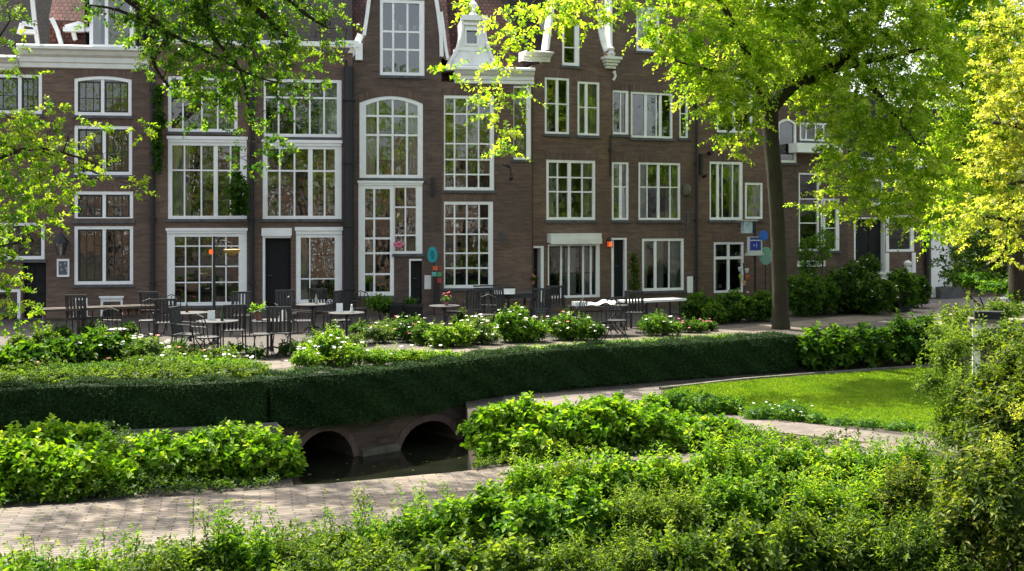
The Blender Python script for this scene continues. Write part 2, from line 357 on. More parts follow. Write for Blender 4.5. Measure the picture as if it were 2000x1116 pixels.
def core_mesh(lobes, k, name, mat, parent, zmin=None, rg=rng):
    mb_v, mb_f = [], []
    for l in lobes:
        nu, nv = 12, 8; o = len(mb_v)
        for a in range(nv + 1):
            for b in range(nu):
                th = pi * a / nv; ph = 2 * pi * b / nu; w = k * rg.uniform(.88, 1.08)
                z = l[2] + l[5] * cos(th) * w
                if zmin is not None: z = max(z, zmin)
                mb_v.append((l[0] + l[3] * sin(th) * cos(ph) * w, l[1] + l[4] * sin(th) * sin(ph) * w, z))
        for a in range(nv):
            for b in range(nu):
                b2 = (b + 1) % nu; mb_f.append((o + a * nu + b, o + a * nu + b2, o + (a + 1) * nu + b2, o + (a + 1) * nu + b))
    me = bpy.data.meshes.new(name); me.from_pydata(mb_v, [], mb_f); me.update(); me.materials.append(mat)
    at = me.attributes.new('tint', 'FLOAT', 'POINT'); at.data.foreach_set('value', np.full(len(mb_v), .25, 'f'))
    o = bpy.data.objects.new(name, me); C.objects.link(o); o.parent = parent; return o
def flowers(pts, r, name, mat, parent, rg):
    """little cupped blossoms, five petals each, at pts"""
    n = len(pts); Vs = []
    for k in range(5):
        a = 2 * pi * k / 5; T = np.tile([cos(a), sin(a), .35], (n, 1)) + rg.normal(0, .15, (n, 3)); T[:, 1] -= .0
        T = unit(T); Nn = unit(np.tile([0, -.5, 1.0], (n, 1)) + rg.normal(0, .3, (n, 3)))
        Ls = r * rg.uniform(.7, 1.3, n); V, q = leaf_geo(pts + T * Ls[:, None] * .5, T, Nn, Ls, .9, False, .2); Vs.append(V)
    return np_mesh(name, np.concatenate(Vs), Q1, np.full(n * 5, .5), mat, parent)

def pl(px, py, Y, rpx, rpy=None, ry=None, fill=1.0):         # a lobe given at its place in the view and its distance
    p = P(px, py, Y); rx = rpx / F * Y; rz = (rpy or rpx) / F * Y; return (p.x, p.y, p.z, rx, ry if ry else (rx + rz) / 2, rz, fill)

SHRUBS = []
def shrub(name, label, cat, lobes, fam='mid', leaf=.07, per=60, nl=7, ln=.22, zmin=None, group=None, asp=.6, six=True, up=.6, droop=.25, fl=None, flr=.03, core=.78, seed=None, out=.6, upd=.5, tmean=.5, sprigs=0, splen=.35, foliage='foliage', stem=True, spread=.75, tvar=.35, wob=.16, sub=0, subr=.42):
    rg = np.random.default_rng(seed if seed is not None else len(SHRUBS) + 100); SHRUBS.append(name)
    k_ = ln * .42; lobes = [tuple(l[:3]) + tuple(max(r_ * .6, r_ - k_) for r_ in l[3:6]) for l in lobes]
    if sub:                                        # smaller tufts growing out of the main masses
        for l in list(lobes):
            for k in range(sub):
                th = rg.uniform(0, 2 * pi); el = rg.uniform(.05, 1.3); q = rg.uniform(.6, .9); s_ = rg.uniform(.55, 1.15) * subr
                lobes.append((l[0] + l[3] * q * cos(el) * cos(th), l[1] + l[4] * q * cos(el) * sin(th), l[2] + l[5] * q * sin(el), l[3] * s_, l[4] * s_, l[5] * s_ * rg.uniform(.7, 1.2)))
    cx = sum(l[0] for l in lobes) / len(lobes); cy = sum(l[1] for l in lobes) / len(lobes)
    z0 = zmin if zmin is not None else min(l[2] - l[5] for l in lobes)
    root = empty(name, (cx, cy, z0), 0, label, cat, group)
    lb = [(l[0] - cx, l[1] - cy, l[2] - z0) + tuple(l[3:6]) for l in lobes]
    p, d = lobe_shell(lb, per, rg, zmin=.02, wob=wob)
    dd = d * out + rg.normal(0, .35, p.shape); dd[:, 2] += upd
    V, q, t = shoots(p - unit(dd) * ln * .4, dd, ln, nl, leaf, rg, asp=asp, six=six, droop=droop, up=up, tmean=tmean, spread=spread, tvar=tvar)
    if sprigs:
        top = d[:, 2] > .2; idx = np.flatnonzero(top)
        if len(idx):
            ii = rg.choice(idx, min(sprigs, len(idx)), replace=False); dd = rg.normal(0, .22, (len(ii), 3)); dd[:, 2] += 1
            V2, q, t2 = shoots(p[ii], dd, splen, int(nl * 1.6), leaf * .8, rg, asp=asp, six=six, droop=.1, up=up, tmean=min(.8, tmean + .15)); V = np.concatenate([V, V2]); t = np.concatenate([t, t2])
    V[..., 2] = np.maximum(V[..., 2], .004)
    np_mesh(foliage, V, q, t, M['leaf_' + fam], root)
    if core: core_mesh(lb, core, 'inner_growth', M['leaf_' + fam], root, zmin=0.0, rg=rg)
    if stem:
        mb = MB()
        for l in lb[:6]:
            for k in range(3):
                mb.tube([(rg.normal(0, .03), rg.normal(0, .03), 0), (l[0] * .8, l[1] * .8, max(.05, l[2] * .6)), (l[0] + l[3] * rg.uniform(-.6, .6), l[1] + l[4] * rg.uniform(-.6, .6), l[2] + l[5] * .6)], [.018, .013, .005], 5)
        mb.build('stem', M['twig'], root)
    if fl:
        for (fm, cnt, nm) in fl:
            idx = np.flatnonzero((d[:, 2] > -.35) & (d[:, 1] < .5))
            if len(idx) < 1: continue
            ii = rg.choice(idx, min(max(3, int(cnt * .45)), len(idx)), replace=False)
            flowers(p[ii] + d[ii] * ln * .55 + np.array([0, -.02, .03]), flr, nm, M[fm], root, rg)
    return root

def tree(name, label, trunk, limbs, lobes, fam='lime', leaf=.09, per=26, nl=14, ln=.45, group=None, twigs=8, asp=.6, six=False, droop=.35, up=.7, lo=.45, seed=1, tmean=.5, cat='tree', bark='bark', tn=12, upd=.15, fill=1.0, mats=None, tvar=.35):
    """trunk / limbs: lists of (x, y, z, r); lobes as above, in world coordinates"""
    rg = np.random.default_rng(seed); b = trunk[0]; root = empty(name, b[:3], 0, label, cat, group); O = Vector(b[:3])
    def smooth(pts):
        o = []
        for i in range(len(pts) - 1):
            p0 = pts[max(i - 1, 0)]; p1 = pts[i]; p2 = pts[i + 1]; p3 = pts[min(i + 2, len(pts) - 1)]
            for k in range(5):
                t = k / 5.0; o.append([.5 * ((2 * p1[j]) + (-p0[j] + p2[j]) * t + (2 * p0[j] - 5 * p1[j] + 4 * p2[j] - p3[j]) * t * t + (-p0[j] + 3 * p1[j] - 3 * p2[j] + p3[j]) * t ** 3) for j in range(4)])
        o.append(list(pts[-1])); return o
    mb = MB(); st = smooth(trunk); mb.tube([Vector(p[:3]) - O for p in st], [p[3] for p in st], tn * 2, rough=.035); mb.build('trunk', M[bark], root, True)
    nodes = [p for p in st[len(st) // 2:]]
    mb = MB()
    for lm in limbs:
        s = smooth(lm); mb.tube([Vector(p[:3]) - O for p in s], [p[3] for p in s], 9, rough=.05); nodes += s[3:]
    if limbs: mb.build('limb', M[bark], root, True)
    na = [list(n[:4]) for n in nodes]; mb = MB(); AV, AT = [], []
    for li, l in enumerate(lobes):
        c = np.array(l[:3]); r = np.array(l[3:6]); vol = 4.19 * r[0] * r[1] * r[2]
        n = max(8, int(per * vol * fill * (l[6] if len(l) > 6 else 1))); d = sph(n, rg); rad = rg.uniform(lo ** 2, 1, (n, 1)) ** .5
        w = 1 + .22 * np.sin(d[:, :1] * 6 + li) * np.sin(d[:, 1:2] * 5 + li * 2)
        p = c + d * r * rad * w; dd = d * .55 + rg.normal(0, .4, p.shape); dd[:, 2] = dd[:, 2] * .5 + upd
        V, q, t = shoots(p - O, dd, ln, nl, leaf, rg, asp=asp, six=six, droop=droop, up=up, tmean=tmean, tvar=tvar); AV.append(V); AT.append(t)
        for k in range(twigs):
            i = rg.integers(n); tip = p[i]; nn = np.array(na); j = np.argmin(((nn[:, :3] - tip) ** 2).sum(1) + rg.uniform(0, .3, len(nn))); a = nn[j]
            m1 = a[:3] * .6 + tip * .4 + rg.normal(0, .12, 3) + np.array([0, 0, .12]); m2 = a[:3] * .25 + tip * .75 + rg.normal(0, .1, 3)
            dist = np.linalg.norm(tip - a[:3]); r0 = min(a[3] * .8, .010 + .012 * dist)
            mb.tube([Vector(a[:3]) - O, Vector(m1) - O, Vector(m2) - O, Vector(tip) - O], [r0, r0 * .7, r0 * .42, .004], 5)
            na.append(list(m1) + [r0 * .7]); na.append(list(m2) + [r0 * .45])
    if mb.v: mb.build('branches', M['twig'], root)
    np_mesh('crown', np.concatenate(AV), q, np.concatenate(AT), M['leaf_' + fam], root)
    return root
# ------------------------------------------------------------------ houses
def fy(px):
    u = (px - CX) / F
    return 35.0 / (1 - (.15 if px < 1000 else .42) * u)
SOLD = .0035
class House:
    def __init__(s, name, label, px0, px1, outline, brick='brick', depth=8.0, group='brick houses in the terrace row', kpx=None):
        """outline: photo points of the wall top from left to right"""
        s.k = .15 if (px0 + px1) / 2 < 1000 else .42
        s.px0 = px0; Y = s.Y(px0); X = (px0 - CX) / F * Y
        s.root = empty(name, (X, Y, 0), math.atan(s.k), label, 'house', group)
        s.w = s.x(px1); s.out = [(s.x(a), s.z(a, b)) for a, b in outline]; s.holes = []; s.brick = brick; s.depth = depth; s.name = name
        s.rg = random.Random(int(px0) + 5000)
    def Y(s, px): return 35.0 / (1 - s.k * (px - CX) / F)
    def x(s, px):
        sc = sqrt(1 + s.k ** 2); return ((px - CX) / F * s.Y(px) - (s.px0 - CX) / F * s.Y(s.px0)) * sc
    def z(s, px, py): return H + (CY - py) / F * s.Y(px)
    def rect(s, a):
        cx = (a[0] + a[2]) / 2; return s.x(a[0]), s.x(a[2]), s.z(cx, a[3]), s.z(cx, a[1])
    def top_loop(s, x0, x1, z0, z1, rise, n=10):
        if not rise: return [(x0, z0), (x1, z0), (x1, z1), (x0, z1)]
        return [(x0, z0), (x1, z0)] + [(x1 + (x0 - x1) * i / n, z1 - rise * (2 * i / n - 1) ** 2) for i in range(n + 1)]
    def interior(s, root, x0, x1, z0, z1, kind, curt):
        r = s.rg; mb = MB(); d = r.uniform(1.0, 1.8); X0, X1, Z0, Z1 = x0 - .15, x1 + .15, z0 - .25, z1 + .15
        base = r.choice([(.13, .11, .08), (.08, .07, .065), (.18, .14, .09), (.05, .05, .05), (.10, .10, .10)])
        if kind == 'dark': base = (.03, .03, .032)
        y0 = .24
        for q, c in (([(X0, y0 + d, Z0), (X1, y0 + d, Z0), (X1, y0 + d, Z1), (X0, y0 + d, Z1)], base), ([(X0, y0, Z0), (X0, y0 + d, Z0), (X0, y0 + d, Z1), (X0, y0, Z1)], base),
                     ([(X1, y0, Z0), (X1, y0 + d, Z0), (X1, y0 + d, Z1), (X1, y0, Z1)], base), ([(X0, y0, Z0), (X1, y0, Z0), (X1, y0 + d, Z0), (X0, y0 + d, Z0)], (.06, .045, .03)),
                     ([(X0, y0, Z1), (X1, y0, Z1), (X1, y0 + d, Z1), (X0, y0 + d, Z1)], (.25, .25, .24))): mb.face(q, c)
        if kind != 'dark':
            # shelves with things on them, at a few depths
            nrow = max(1, int((z1 - z0) / .42))
            for k in range(nrow):
                zz = z0 + .06 + k * (z1 - z0) / nrow; yy = y0 + r.uniform(.15, d * .7)
                if r.random() < .3: continue
                a = x0 + r.uniform(0, .3); b = x1 - r.uniform(0, .3)
                mb.box(a, b, yy, yy + .25, zz, zz + .03, (.16, .11, .07)); q = a
                while q < b - .05:
                    w = r.uniform(.03, .16); h = r.uniform(.08, .32)
                    if r.random() < .8: mb.box(q, q + w * .85, yy + .03, yy + .2, zz + .03, zz + .03 + h, r.choice([(.5, .42, .28), (.16, .24, .34), (.6, .56, .48), (.5, .10, .07), (.08, .12, .08), (.7, .64, .50), (.55, .40, .06), (.12, .10, .08), (.8, .8, .76), (.28, .36, .10), (.05, .05, .05)]))
                    q += w
            for k in range(r.randint(1, 3)):               # upright furniture and picture frames on the back wall
                a = r.uniform(X0, X1 - .3); w = r.uniform(.2, .6); zb = r.uniform(Z0, (z0 + z1) / 2); mb.box(a, a + w, y0 + d - .1, y0 + d - .01, zb, zb + r.uniform(.4, 1.2), r.choice([(.5, .36, .2), (.7, .68, .6), (.10, .09, .08), (.3, .4, .42), (.75, .72, .6)]))
        mb.build('room_interior', M['inside'], root)
        if kind in ('lamp', 'lamp2'):
            mb = MB(); lx = (x0 + x1) / 2 + (x1 - x0) * (.15 if kind == 'lamp' else -.2); lz = z0 + (z1 - z0) * .62
            mb.lathe([(.02, .16), (.05, .14), (.10, 0), (.10, -.02)], (lx, y0 + .5, lz), 12); mb.tube([(lx, y0 + .5, lz + .15), (lx, y0 + .5, Z1)], .006, 5); mb.build('hanging_lamp', M['lampglow' if kind == 'lamp' else 'warmglow'], root)
        if curt:
            mb = MB()
            def panel(a, b):
                n = 22; amp = .035; v = []
                for i in range(n + 1):
                    t = i / n; xx = a + (b - a) * t; yy = y0 - .02 + amp * sin(t * (b - a) * 42) * .7 + .05; v.append((xx, yy))
                for i in range(n): mb.face([(v[i][0], v[i][1], z0 + .02), (v[i + 1][0], v[i + 1][1], z0 + .02), (v[i + 1][0], v[i + 1][1], z1 - .02), (v[i][0], v[i][1], z1 - .02)])
            w = x1 - x0
            if 'l' in curt: panel(x0 + .02, x0 + w * r.uniform(.2, .3))
            if 'r' in curt: panel(x1 - w * r.uniform(.2, .3), x1 - .02)
            if 'm' in curt: panel(x0 + w * .36, x0 + w * .60)
            if 'f' in curt: panel(x0 + .03, x1 - .03)
            mb.build('curtain', M['curtain'], root)
    def window(s, r, v=(), h=(), thick=(), rise=0, fw=.095, bw=.035, kind='room', curt='', dark=False, header=0, sill=True, arch=True, side=None, label=None, hole=True, y=.0, hthick=()):
        x0, x1, z0, z1 = s.rect(r); cx = (r[0] + r[2]) / 2
        if hole: s.holes.append(s.top_loop(x0, x1, z0, z1, rise))
        sl, sr = side or (fw, fw)
        outer = s.top_loop(x0, x1, z0, z1, rise); inner = s.top_loop(x0 + sl, x1 - sr, z0 + fw, z1 - fw - header, rise * .86)
        mb = MB(); mb.ring(outer, inner, .015 + y, .13 + y)
        ix0, ix1, iz0, iz1 = x0 + sl, x1 - sr, z0 + fw, z1 - fw - header
        if header: mb.box(x0 - .03, x1 + .03, -.05, .012, z1 - header * .45, z1 + .02); mb.box(x0, x1, -.02, .013, z1 - header, z1 - header * .45 - .002)
        def topz(x):
            if not rise: return iz1
            t = (x - ix0) / (ix1 - ix0); return iz1 - rise * .86 * (2 * t - 1) ** 2 + .02
        bars = []
        for a in v: bars.append((s.x(a), bw / 2))
        for a in thick: bars.append((s.x(a), bw * 1.35))
        for bx, hw in bars: mb.box(bx - hw, bx + hw, .035 + y, .105 + y, iz0 - .004, topz(bx) + .004)
        for b in h:
            zz = s.z(cx, b); mb.box(ix0 - .004, ix1 + .004, .041 + y, .10 + y, zz - bw / 2, zz + bw / 2)
        for b in hthick:
            zz = s.z(cx, b); mb.box(ix0 - .004, ix1 + .004, .028 + y, .112 + y, zz - bw * 1.4, zz + bw * 1.4)
        w = mb.build('window', M['white'], s.root); tag(w, label)
        if dark:
            mb = MB(); edges = [ix0] + sorted(b[0] for b in bars if b[1] > bw) + [ix1]
            for i in range(len(edges) - 1):
                a = edges[i] + (0 if i == 0 else bw * 1.35); b = edges[i + 1] - (0 if i == len(edges) - 2 else bw * 1.35); a += .002; b -= .002; t = .05; zt = min(topz(a), topz(b)) - .002
                mb.ring([(a, iz0 + .002), (b, iz0 + .002), (b, zt), (a, zt)], [(a + t, iz0 + t), (b - t, iz0 + t), (b - t, zt - t), (a + t, zt - t)], .05 + y, .11 + y)
                for q in (1, 2): xx = a + (b - a) * q / 3; mb.box(xx - .012, xx + .012, .06 + y, .10 + y, iz0 + t, zt - t)
                zz = iz0 + (zt - iz0) * .45; mb.box(a + t, b - t, .064 + y, .098 + y, zz - .012, zz + .012)
            mb.build('inner_sash', M['darksash'], w)
        mb = MB(); g = s.rg; xs = [ix0] + sorted(bb[0] for bb in bars) + [ix1]; zs = [iz0] + sorted(s.z(cx, q) for q in list(h) + list(hthick)) + [iz1]
        for i in range(len(xs) - 1):               # every small pane sits a little differently in its putty
            sub_ = 3 if rise else 1
            for j in range(len(zs) - 1):
                tx, tz = g.gauss(0, .011), g.gauss(0, .011); xa, xb, za, zb = xs[i], xs[i + 1], zs[j], zs[j + 1]; mx_, mz_ = (xa + xb) / 2, (za + zb) / 2; last = j == len(zs) - 2
                for u in range(sub_):
                    p_, q_ = xa + (xb - xa) * u / sub_, xa + (xb - xa) * (u + 1) / sub_; zp, zq = (topz(p_), topz(q_)) if last and rise else (zb, zb)
                    mb.face([(X_, .072 + y + (X_ - mx_) * tx + (Z_ - mz_) * tz, Z_) for X_, Z_ in ((p_, za), (q_, za), (q_, zq), (p_, zp))])
        mb.build('pane', M['glass'], w)
        s.interior(w, x0, x1, z0, z1, kind, curt)
        if sill:
            mb = MB(); mb.box(x0 - .06, x1 + .06, -.055, .012, z0 - .085, z0 - .002); mb.build('sill', M['stone'], w)
        if arch and not header:
            mb = MB(); hh = .23
            if rise:
                n = 12; f = []
                top = [(x0 - .06 + (x1 - x0 + .12) * i / n, z1 + hh - rise * (2 * i / n - 1) ** 2) for i in range(n + 1)]; bot = [(x0 + (x1 - x0) * i / n, z1 + .003 - rise * (2 * i / n - 1) ** 2) for i in range(n + 1)]
                for i in range(n): mb.face([(bot[i][0], -SOLD, bot[i][1]), (bot[i + 1][0], -SOLD, bot[i + 1][1]), (top[i + 1][0], -SOLD, top[i + 1][1]), (top[i][0], -SOLD, top[i][1])])
            else: mb.box(x0 - .08, x1 + .08, -SOLD, .01, z1 + .003, z1 + hh)
            mb.build('brick_arch', M['soldier'], w)
        return w
    def door(s, r, kind='black', recess=.12, header=0, frame=(.07, .07), name='door', label=None, lights=False, mullion=None):
        x0, x1, z0, z1 = s.rect(r); z0 = max(z0, .02); s.holes.append([(x0, z0), (x1, z0), (x1, z1), (x0, z1)])
        mb = MB(); l, rr = frame; y = recess; mat = M['black'] if kind == 'black' else M['white']
        a, b, t = x0 + l, x1 - rr, z1 - .06 - header
        mb.box(a, b, y + .03, y + .08, z0, t)
        n = 2; 
        for i in range(n):                             # raised panels
            pa = a + (b - a) * (i + .14) / n; pb = a + (b - a) * (i + .86) / n
            for (qa, qb) in ((.06, .38), (.44, .62), (.68, .94)): mb.box(pa, pb, y + .012, y + .032, z0 + (t - z0) * qa, z0 + (t - z0) * qb)
        d = mb.build(name, mat, s.root); tag(d, label)
        mb = MB(); mb.tube([(a + .09, y + .01, z0 + 1.0), (a + .09, y - .05, z0 + 1.0), (a + .2, y - .05, z0 + 1.0)], .013, 6); mb.build('handle', M['stone'], d)
        mb = MB()
        if l: mb.box(x0, a, .0, y + .09, z0, z1)
        if rr: mb.box(b, x1, .0, y + .09, z0, z1)
        mb.box(x0 + .001, x1 - .001, .003, y + .088, t, z1 - .001)
        if header: mb.box(x0 - .03, x1 + .03, -.06, -.003, z1 - header, z1 + .02)
        mb.build('frame', M['white'], d)
        mb = MB(); mb.box(x0 - .1, x1 + .1, -.35, -.005, .012, max(z0, .03)); mb.build('step', M['stone'], d)
        return d
    def opening(s, r, label=None):
        x0, x1, z0, z1 = s.rect(r); s.holes.append([(x0, z0), (x1, z0), (x1, z1), (x0, z1)]); return x0, x1, z0, z1
    def add(s, name, mat, fn, label=None, parent=None):
        mb = MB(); fn(mb); return tag(mb.build(name, M[mat], parent or s.root), label)
    def finish(s, roof='slate', roofz=None, rh=3.4, roofpx=None, over=0):
        poly = [(0, 0), (s.w, 0)] + s.out[::-1]; T = .3
        loops = [[Vector((a, b, 0)) for a, b in poly]] + [[Vector((a, b, 0)) for a, b in hl] for hl in s.holes]
        flat = [p for lp in loops for p in lp]; tri = tessellate_polygon(loops)
        mb = MB(); mb.idx([(p.x, 0, p.y) for p in flat], [tuple(t) for t in tri])
        for hl in s.holes:
            n = len(hl)
            for i in range(n): a = hl[i]; b = hl[(i + 1) % n]; mb.face([(a[0], 0, a[1]), (b[0], 0, b[1]), (b[0], .3, b[1]), (a[0], .3, a[1])])
        n = len(poly)
        for i in range(1, n):                          # thickness of the gable edge and the end walls
            a = poly[i]; b = poly[(i + 1) % n]; mb.face([(a[0], 0, a[1]), (b[0], 0, b[1]), (b[0], T, b[1]), (a[0], T, a[1])])
        ez = roofz if roofz else min(s.out[0][1], s.out[-1][1]); D = s.depth
        for xx in (.0, s.w): mb.face([(xx, T, 0), (xx, D, 0), (xx, D, ez - .3), (xx, T, ez - .3)])
        mb.face([(0, D, 0), (s.w, D, 0), (s.w, D, ez - .3), (0, D, ez - .3)])
        w = mb.build('wall', M[s.brick], s.root)
        if roof:
            x0, x1 = (s.x(roofpx[0]), s.x(roofpx[1])) if roofpx else (0, s.w); ov = .04
            mb = MB(); y0 = T + .02 - over; ym = y0 + rh * .75; zt = ez + rh
            mb.face([(x0, y0, ez - .1), (x1, y0, ez - .1), (x1, ym, zt), (x0, ym, zt)]); mb.face([(x0, ym, zt), (x1, ym, zt), (x1, D, zt - .1), (x0, D, zt - .1)]); mb.face([(x0, D, zt - .1), (x1, D, zt - .1), (x1, D + .1, ez - .4), (x0, D + .1, ez - .4)])
            for xx in (x0, x1): mb.face([(xx, y0, ez - .1), (xx, ym, zt), (xx, D, zt - .1), (xx, D + .1, ez - .4)])
            s.roof = mb.build('roof', M[roof], s.root)
        return s
def pipe(h, px, py0, py1, r=.05, name='downpipe', label='', yo=-.09, cat='downpipe'):
    x = h.x(px); z0 = h.z(px, py1); z1 = h.z(px, py0); p = h.root.matrix_basis @ Vector((x, yo, 0))
    root = empty(name, (p.x, p.y, max(0, z0)), h.root.rotation_euler.z, label, cat, 'black downpipes on the facades'); mb = MB()
    mb.tube([(0, 0, 0), (0, 0, z1 - max(0, z0))], r, 10); mb.build('pipe', M['iron'], root)
    mb = MB(); k = .8
    while k < z1 - z0 - .2: mb = MB(); mb.box(-r - .03, r + .03, -r * 1.15, .088, k, k + .045); mb.build('bracket', M['iron'], root); k += 1.9
    return root
def roundpts(h, lst): return [(h.x(a), h.z(a, b)) for a, b in lst]
for o in ():
    pass
# the matrix of an Empty is needed at once for things hung on the facades
def hp(h, px, py, out=0.0):
    """world point on the facade of house h, standing out by `out`"""
    Mx = Matrix.Translation(h.root.location) @ Matrix.Rotation(h.root.rotation_euler.z, 4, 'Z'); return Mx @ Vector((h.x(px), -out, h.z(px, py)))

GB = 'tall brick houses of the row'
# --- 1: cornice house at the left
h1 = House('cornice_house', 'brown brick house with white moulded cornice and dark inner sashes at the left edge', -140, 298, [(-140, 118), (298, 118)], 'brick', group=GB)
h1.window((-60, 145, 82, 222), thick=[38], dark=True, kind='dark', label='window behind the yellow green branches'); h1.window((145, 149, 257, 226), thick=[200], rise=.09, dark=True)
h1.window((145, 246, 258, 342), thick=[203], dark=True, kind='dark'); h1.window((145, 374, 260, 431), thick=[203], dark=True, kind='room', label='low wide window of two panes')
h1.window((145, 442, 260, 556), thick=[203], dark=True, kind='dark'); h1.window((-40, 435, 87, 507), thick=[10], dark=True)
h1.window((-150 + 30, 565, 40, 668), thick=[-40], kind='dark'); h1.window((143, 582, 171, 622), fw=.07, sill=False, arch=False, kind='dark', label='tiny cellar window'); h1.window((196, 580, 240, 630), fw=.07, sill=False, header=.07, kind='room')
h1.door((44, 509, 90, 668), frame=(0, 0), recess=.16, label='black panelled door below the side window')
h1.finish('slate', rh=5.0)  # ridge raised out of view so its shadow covers the terrace
def cornice(mb, h, px0, px1, py, hh=.62, sw=0.0):
    x0, x1, z = h.x(px0), h.x(px1), h.z((px0 + px1) / 2, py)
    prof = [(0, 0), (.06, .02), (.06, .14), (.10, .17), (.10, .30), (.20, .36), (.26, .46), (.34, .5), (.34, .58), (.30, .62)]
    n = len(prof)
    for i in range(n - 1):
        a, b = prof[i], prof[i + 1]; s_ = hh / .62
        mb.face([(x0, -a[0], z + a[1] * s_), (x1, -a[0], z + a[1] * s_), (x1, -b[0], z + b[1] * s_), (x0, -b[0], z + b[1] * s_)])
    mb.face([(x0, -.30, z + hh), (x1, -.30, z + hh), (x1, .35, z + hh), (x0, .35, z + hh)])
    for xx in (x0, x1): mb.idx([(xx, -a, z + b * hh / .62) for a, b in prof] + [(xx, .3, z + hh), (xx, .3, z)], [tuple(range(n + 2))])
h1.add('cornice', 'cream', lambda mb: cornice(mb, h1, 38, 291, 135, .66)); h1.add('cornice', 'cream', lambda mb: cornice(mb, h1, -140, 37, 138, .42), 'lower piece of the cream cornice')
def dormer(h, px0, px1, py0, py1, **k):
    x0, x1, z0, z1 = h.rect((px0, py0, px1, py1)); y = .18
    mb = MB(); 
    for xx in (x0, x1): mb.box(xx - .03, xx + .03, y + .14, y + 1.9, z0, z1 - .01)
    mb.box(x0 - .12, x1 + .12, y - .08, y + 2.4, z1, z1 + .14); d = mb.build('dormer', M['white'], h.root)
    w = h.window((px0, py0, px1, py1), hole=False, y=y, sill=False, arch=False, **k); return d
dormer(h1, 172, 258, -40, 92, thick=[205], fw=.1, kind='room', curt='l')
def scroll(mb, h, pts, w=.12, y0=-.05, y1=.12):
    q = [(h.x(a), h.z(a, b)) for a, b in pts]
    for i in range(len(q) - 1): mb.beam((q[i][0], (y0 + y1) / 2, q[i][1]), (q[i + 1][0], (y0 + y1) / 2, q[i + 1][1]), w, y1 - y0, up=(0, 1, 0))
def wp(h, pts, y=.45): return [(h.x(a), y, h.z(a, b)) for a, b in pts]
def h1trim(mb):
    for pts in ([(53, -20), (58, 30), (62, 60), (66, 88)], [(92, 30), (104, 55), (113, 86)], [(28, 62), (34, 40), (60, 44)], [(120, 48), (148, 40), (172, 56)], [(134, 52), (140, 74)]):
        q = wp(h1, pts, .5)
        for i in range(len(q) - 1): mb.beam(q[i], q[i + 1], .11, .12)
    mb.box(h1.x(28), h1.x(64), .3, .6, h1.z(45, 62), h1.z(45, 54)); mb.box(h1.x(118), h1.x(172), .3, .6, h1.z(140, 58), h1.z(140, 50))
h1.add('dormer_trim', 'white', h1trim)
def h1red(mb):
    mb.face([(h1.x(84), .6, h1.z(100, 32)), (h1.x(165), .6, h1.z(130, 34)), (h1.x(165), 2.4, h1.z(130, -110)), (h1.x(78), 2.4, h1.z(100, -110))]); mb.box(h1.x(86), h1.x(163), .62, 2.3, h1.z(100, 86), h1.z(100, 36))
h1.add('dormer_roof', 'redtile', h1red)

# --- 2
h2 = House('narrow_brick_house', 'narrow brick house with ivy on its downpipe and three stacked white windows', 299, 492, [(299, 92), (492, 92)], 'brick_c', group=GB)
h2.window((328, 150, 464, 258), v=[357, 394, 425], h=[181], bw=.045); h2.window((328, 268, 482, 428), v=[360, 393, 450], thick=[421], h=[333], header=.16, bw=.045, curt='l', arch=False, side=(.12, .2), kind='room')
h2.window((326, 447, 482, 597), v=[362, 389, 415, 441], h=[481, 521, 552], header=.14, bw=.035, side=(.22, .24), fw=.1, kind='room')
h2.finish('slate', rh=4.6)  # unseen ridge raised to shade the terrace
# --- 3
h3 = House('wide_window_house', 'brick house with black front door between the two downpipes', 492, 689, [(492, 92), (689, 104)], 'brick', group=GB)
h3.window((515, 155, 667, 268), v=[544, 575, 605, 633], h=[191], bw=.05, curt='r', side=(.06, .14)); h3.window((513, 275, 667, 428), v=[546, 575, 634], thick=[606], h=[334], header=.16, bw=.05, arch=False, side=(.14, .2), kind='room')
h3.door((513, 447, 568, 604), header=.22, frame=(.07, 0), recess=.2, label='tall black double door')
h3.window((578, 445, 668, 592), v=[605], h=[545], header=.2, side=(.14, .22), fw=.1, curt='l', kind='room')
h3.finish('slate', rh=4.6)  # ridge above the view, raised to throw shade on the terrace
h3.add('gutter', 'white', lambda mb: (mb.box(h3.x(500), h3.x(690), -.22, -.004, h3.z(600, 92), h3.z(600, 83)), mb.box(h3.x(655), h3.x(700), -.26, -.224, h3.z(680, 94), h3.z(680, 82))))
h2.add('gutter', 'white', lambda mb: mb.box(h2.x(310), h2.x(491), -.2, -.004, h2.z(400, 88), h2.z(400, 81)))
# --- 4: neck gable
g4 = [(690, 112), (700, 96), (711, 70), (717, 30), (722, -10), (732, -90), (745, -150), (786, -185), (826, -150), (838, -90), (850, -10), (856, 30), (861, 70), (862, 112)]
h4 = House('neck_gable_house', 'tall brick gable house with segmental arched window above a tall stepped window', 690, 862, g4, 'brick_b', group=GB)
h4.window((742, 0, 829, 148), v=[768, 796], h=[62, 97], bw=.06, side=(.09, .16), fw=.1, kind='room', label='gable window of nine panes')
h4.window((702, 188, 826, 348), v=[738, 767, 795], h=[227, 264], rise=.22, bw=.06, curt='lr', side=(.2, .16), fw=.1, kind='room')
h4.window((700, 354, 769.5, 578), v=[731], h=[427, 466, 495, 536], bw=.06, side=(.2, .12), fw=.12, header=.12, kind='room', label='tall left half of the stepped window')
h4.window((769.7, 354, 825, 496), v=[792], h=[405, 460], bw=.045, side=(.03, .2), fw=.08, header=.12, kind='room', label='short right half of the stepped window')
h4.door((799, 506, 824, 608), frame=(.05, 0), recess=.12, label='narrow black side door')
h4.finish('plumtile', roofz=h4.z(700, 100), rh=4.2, roofpx=(672, 884), over=-.2)
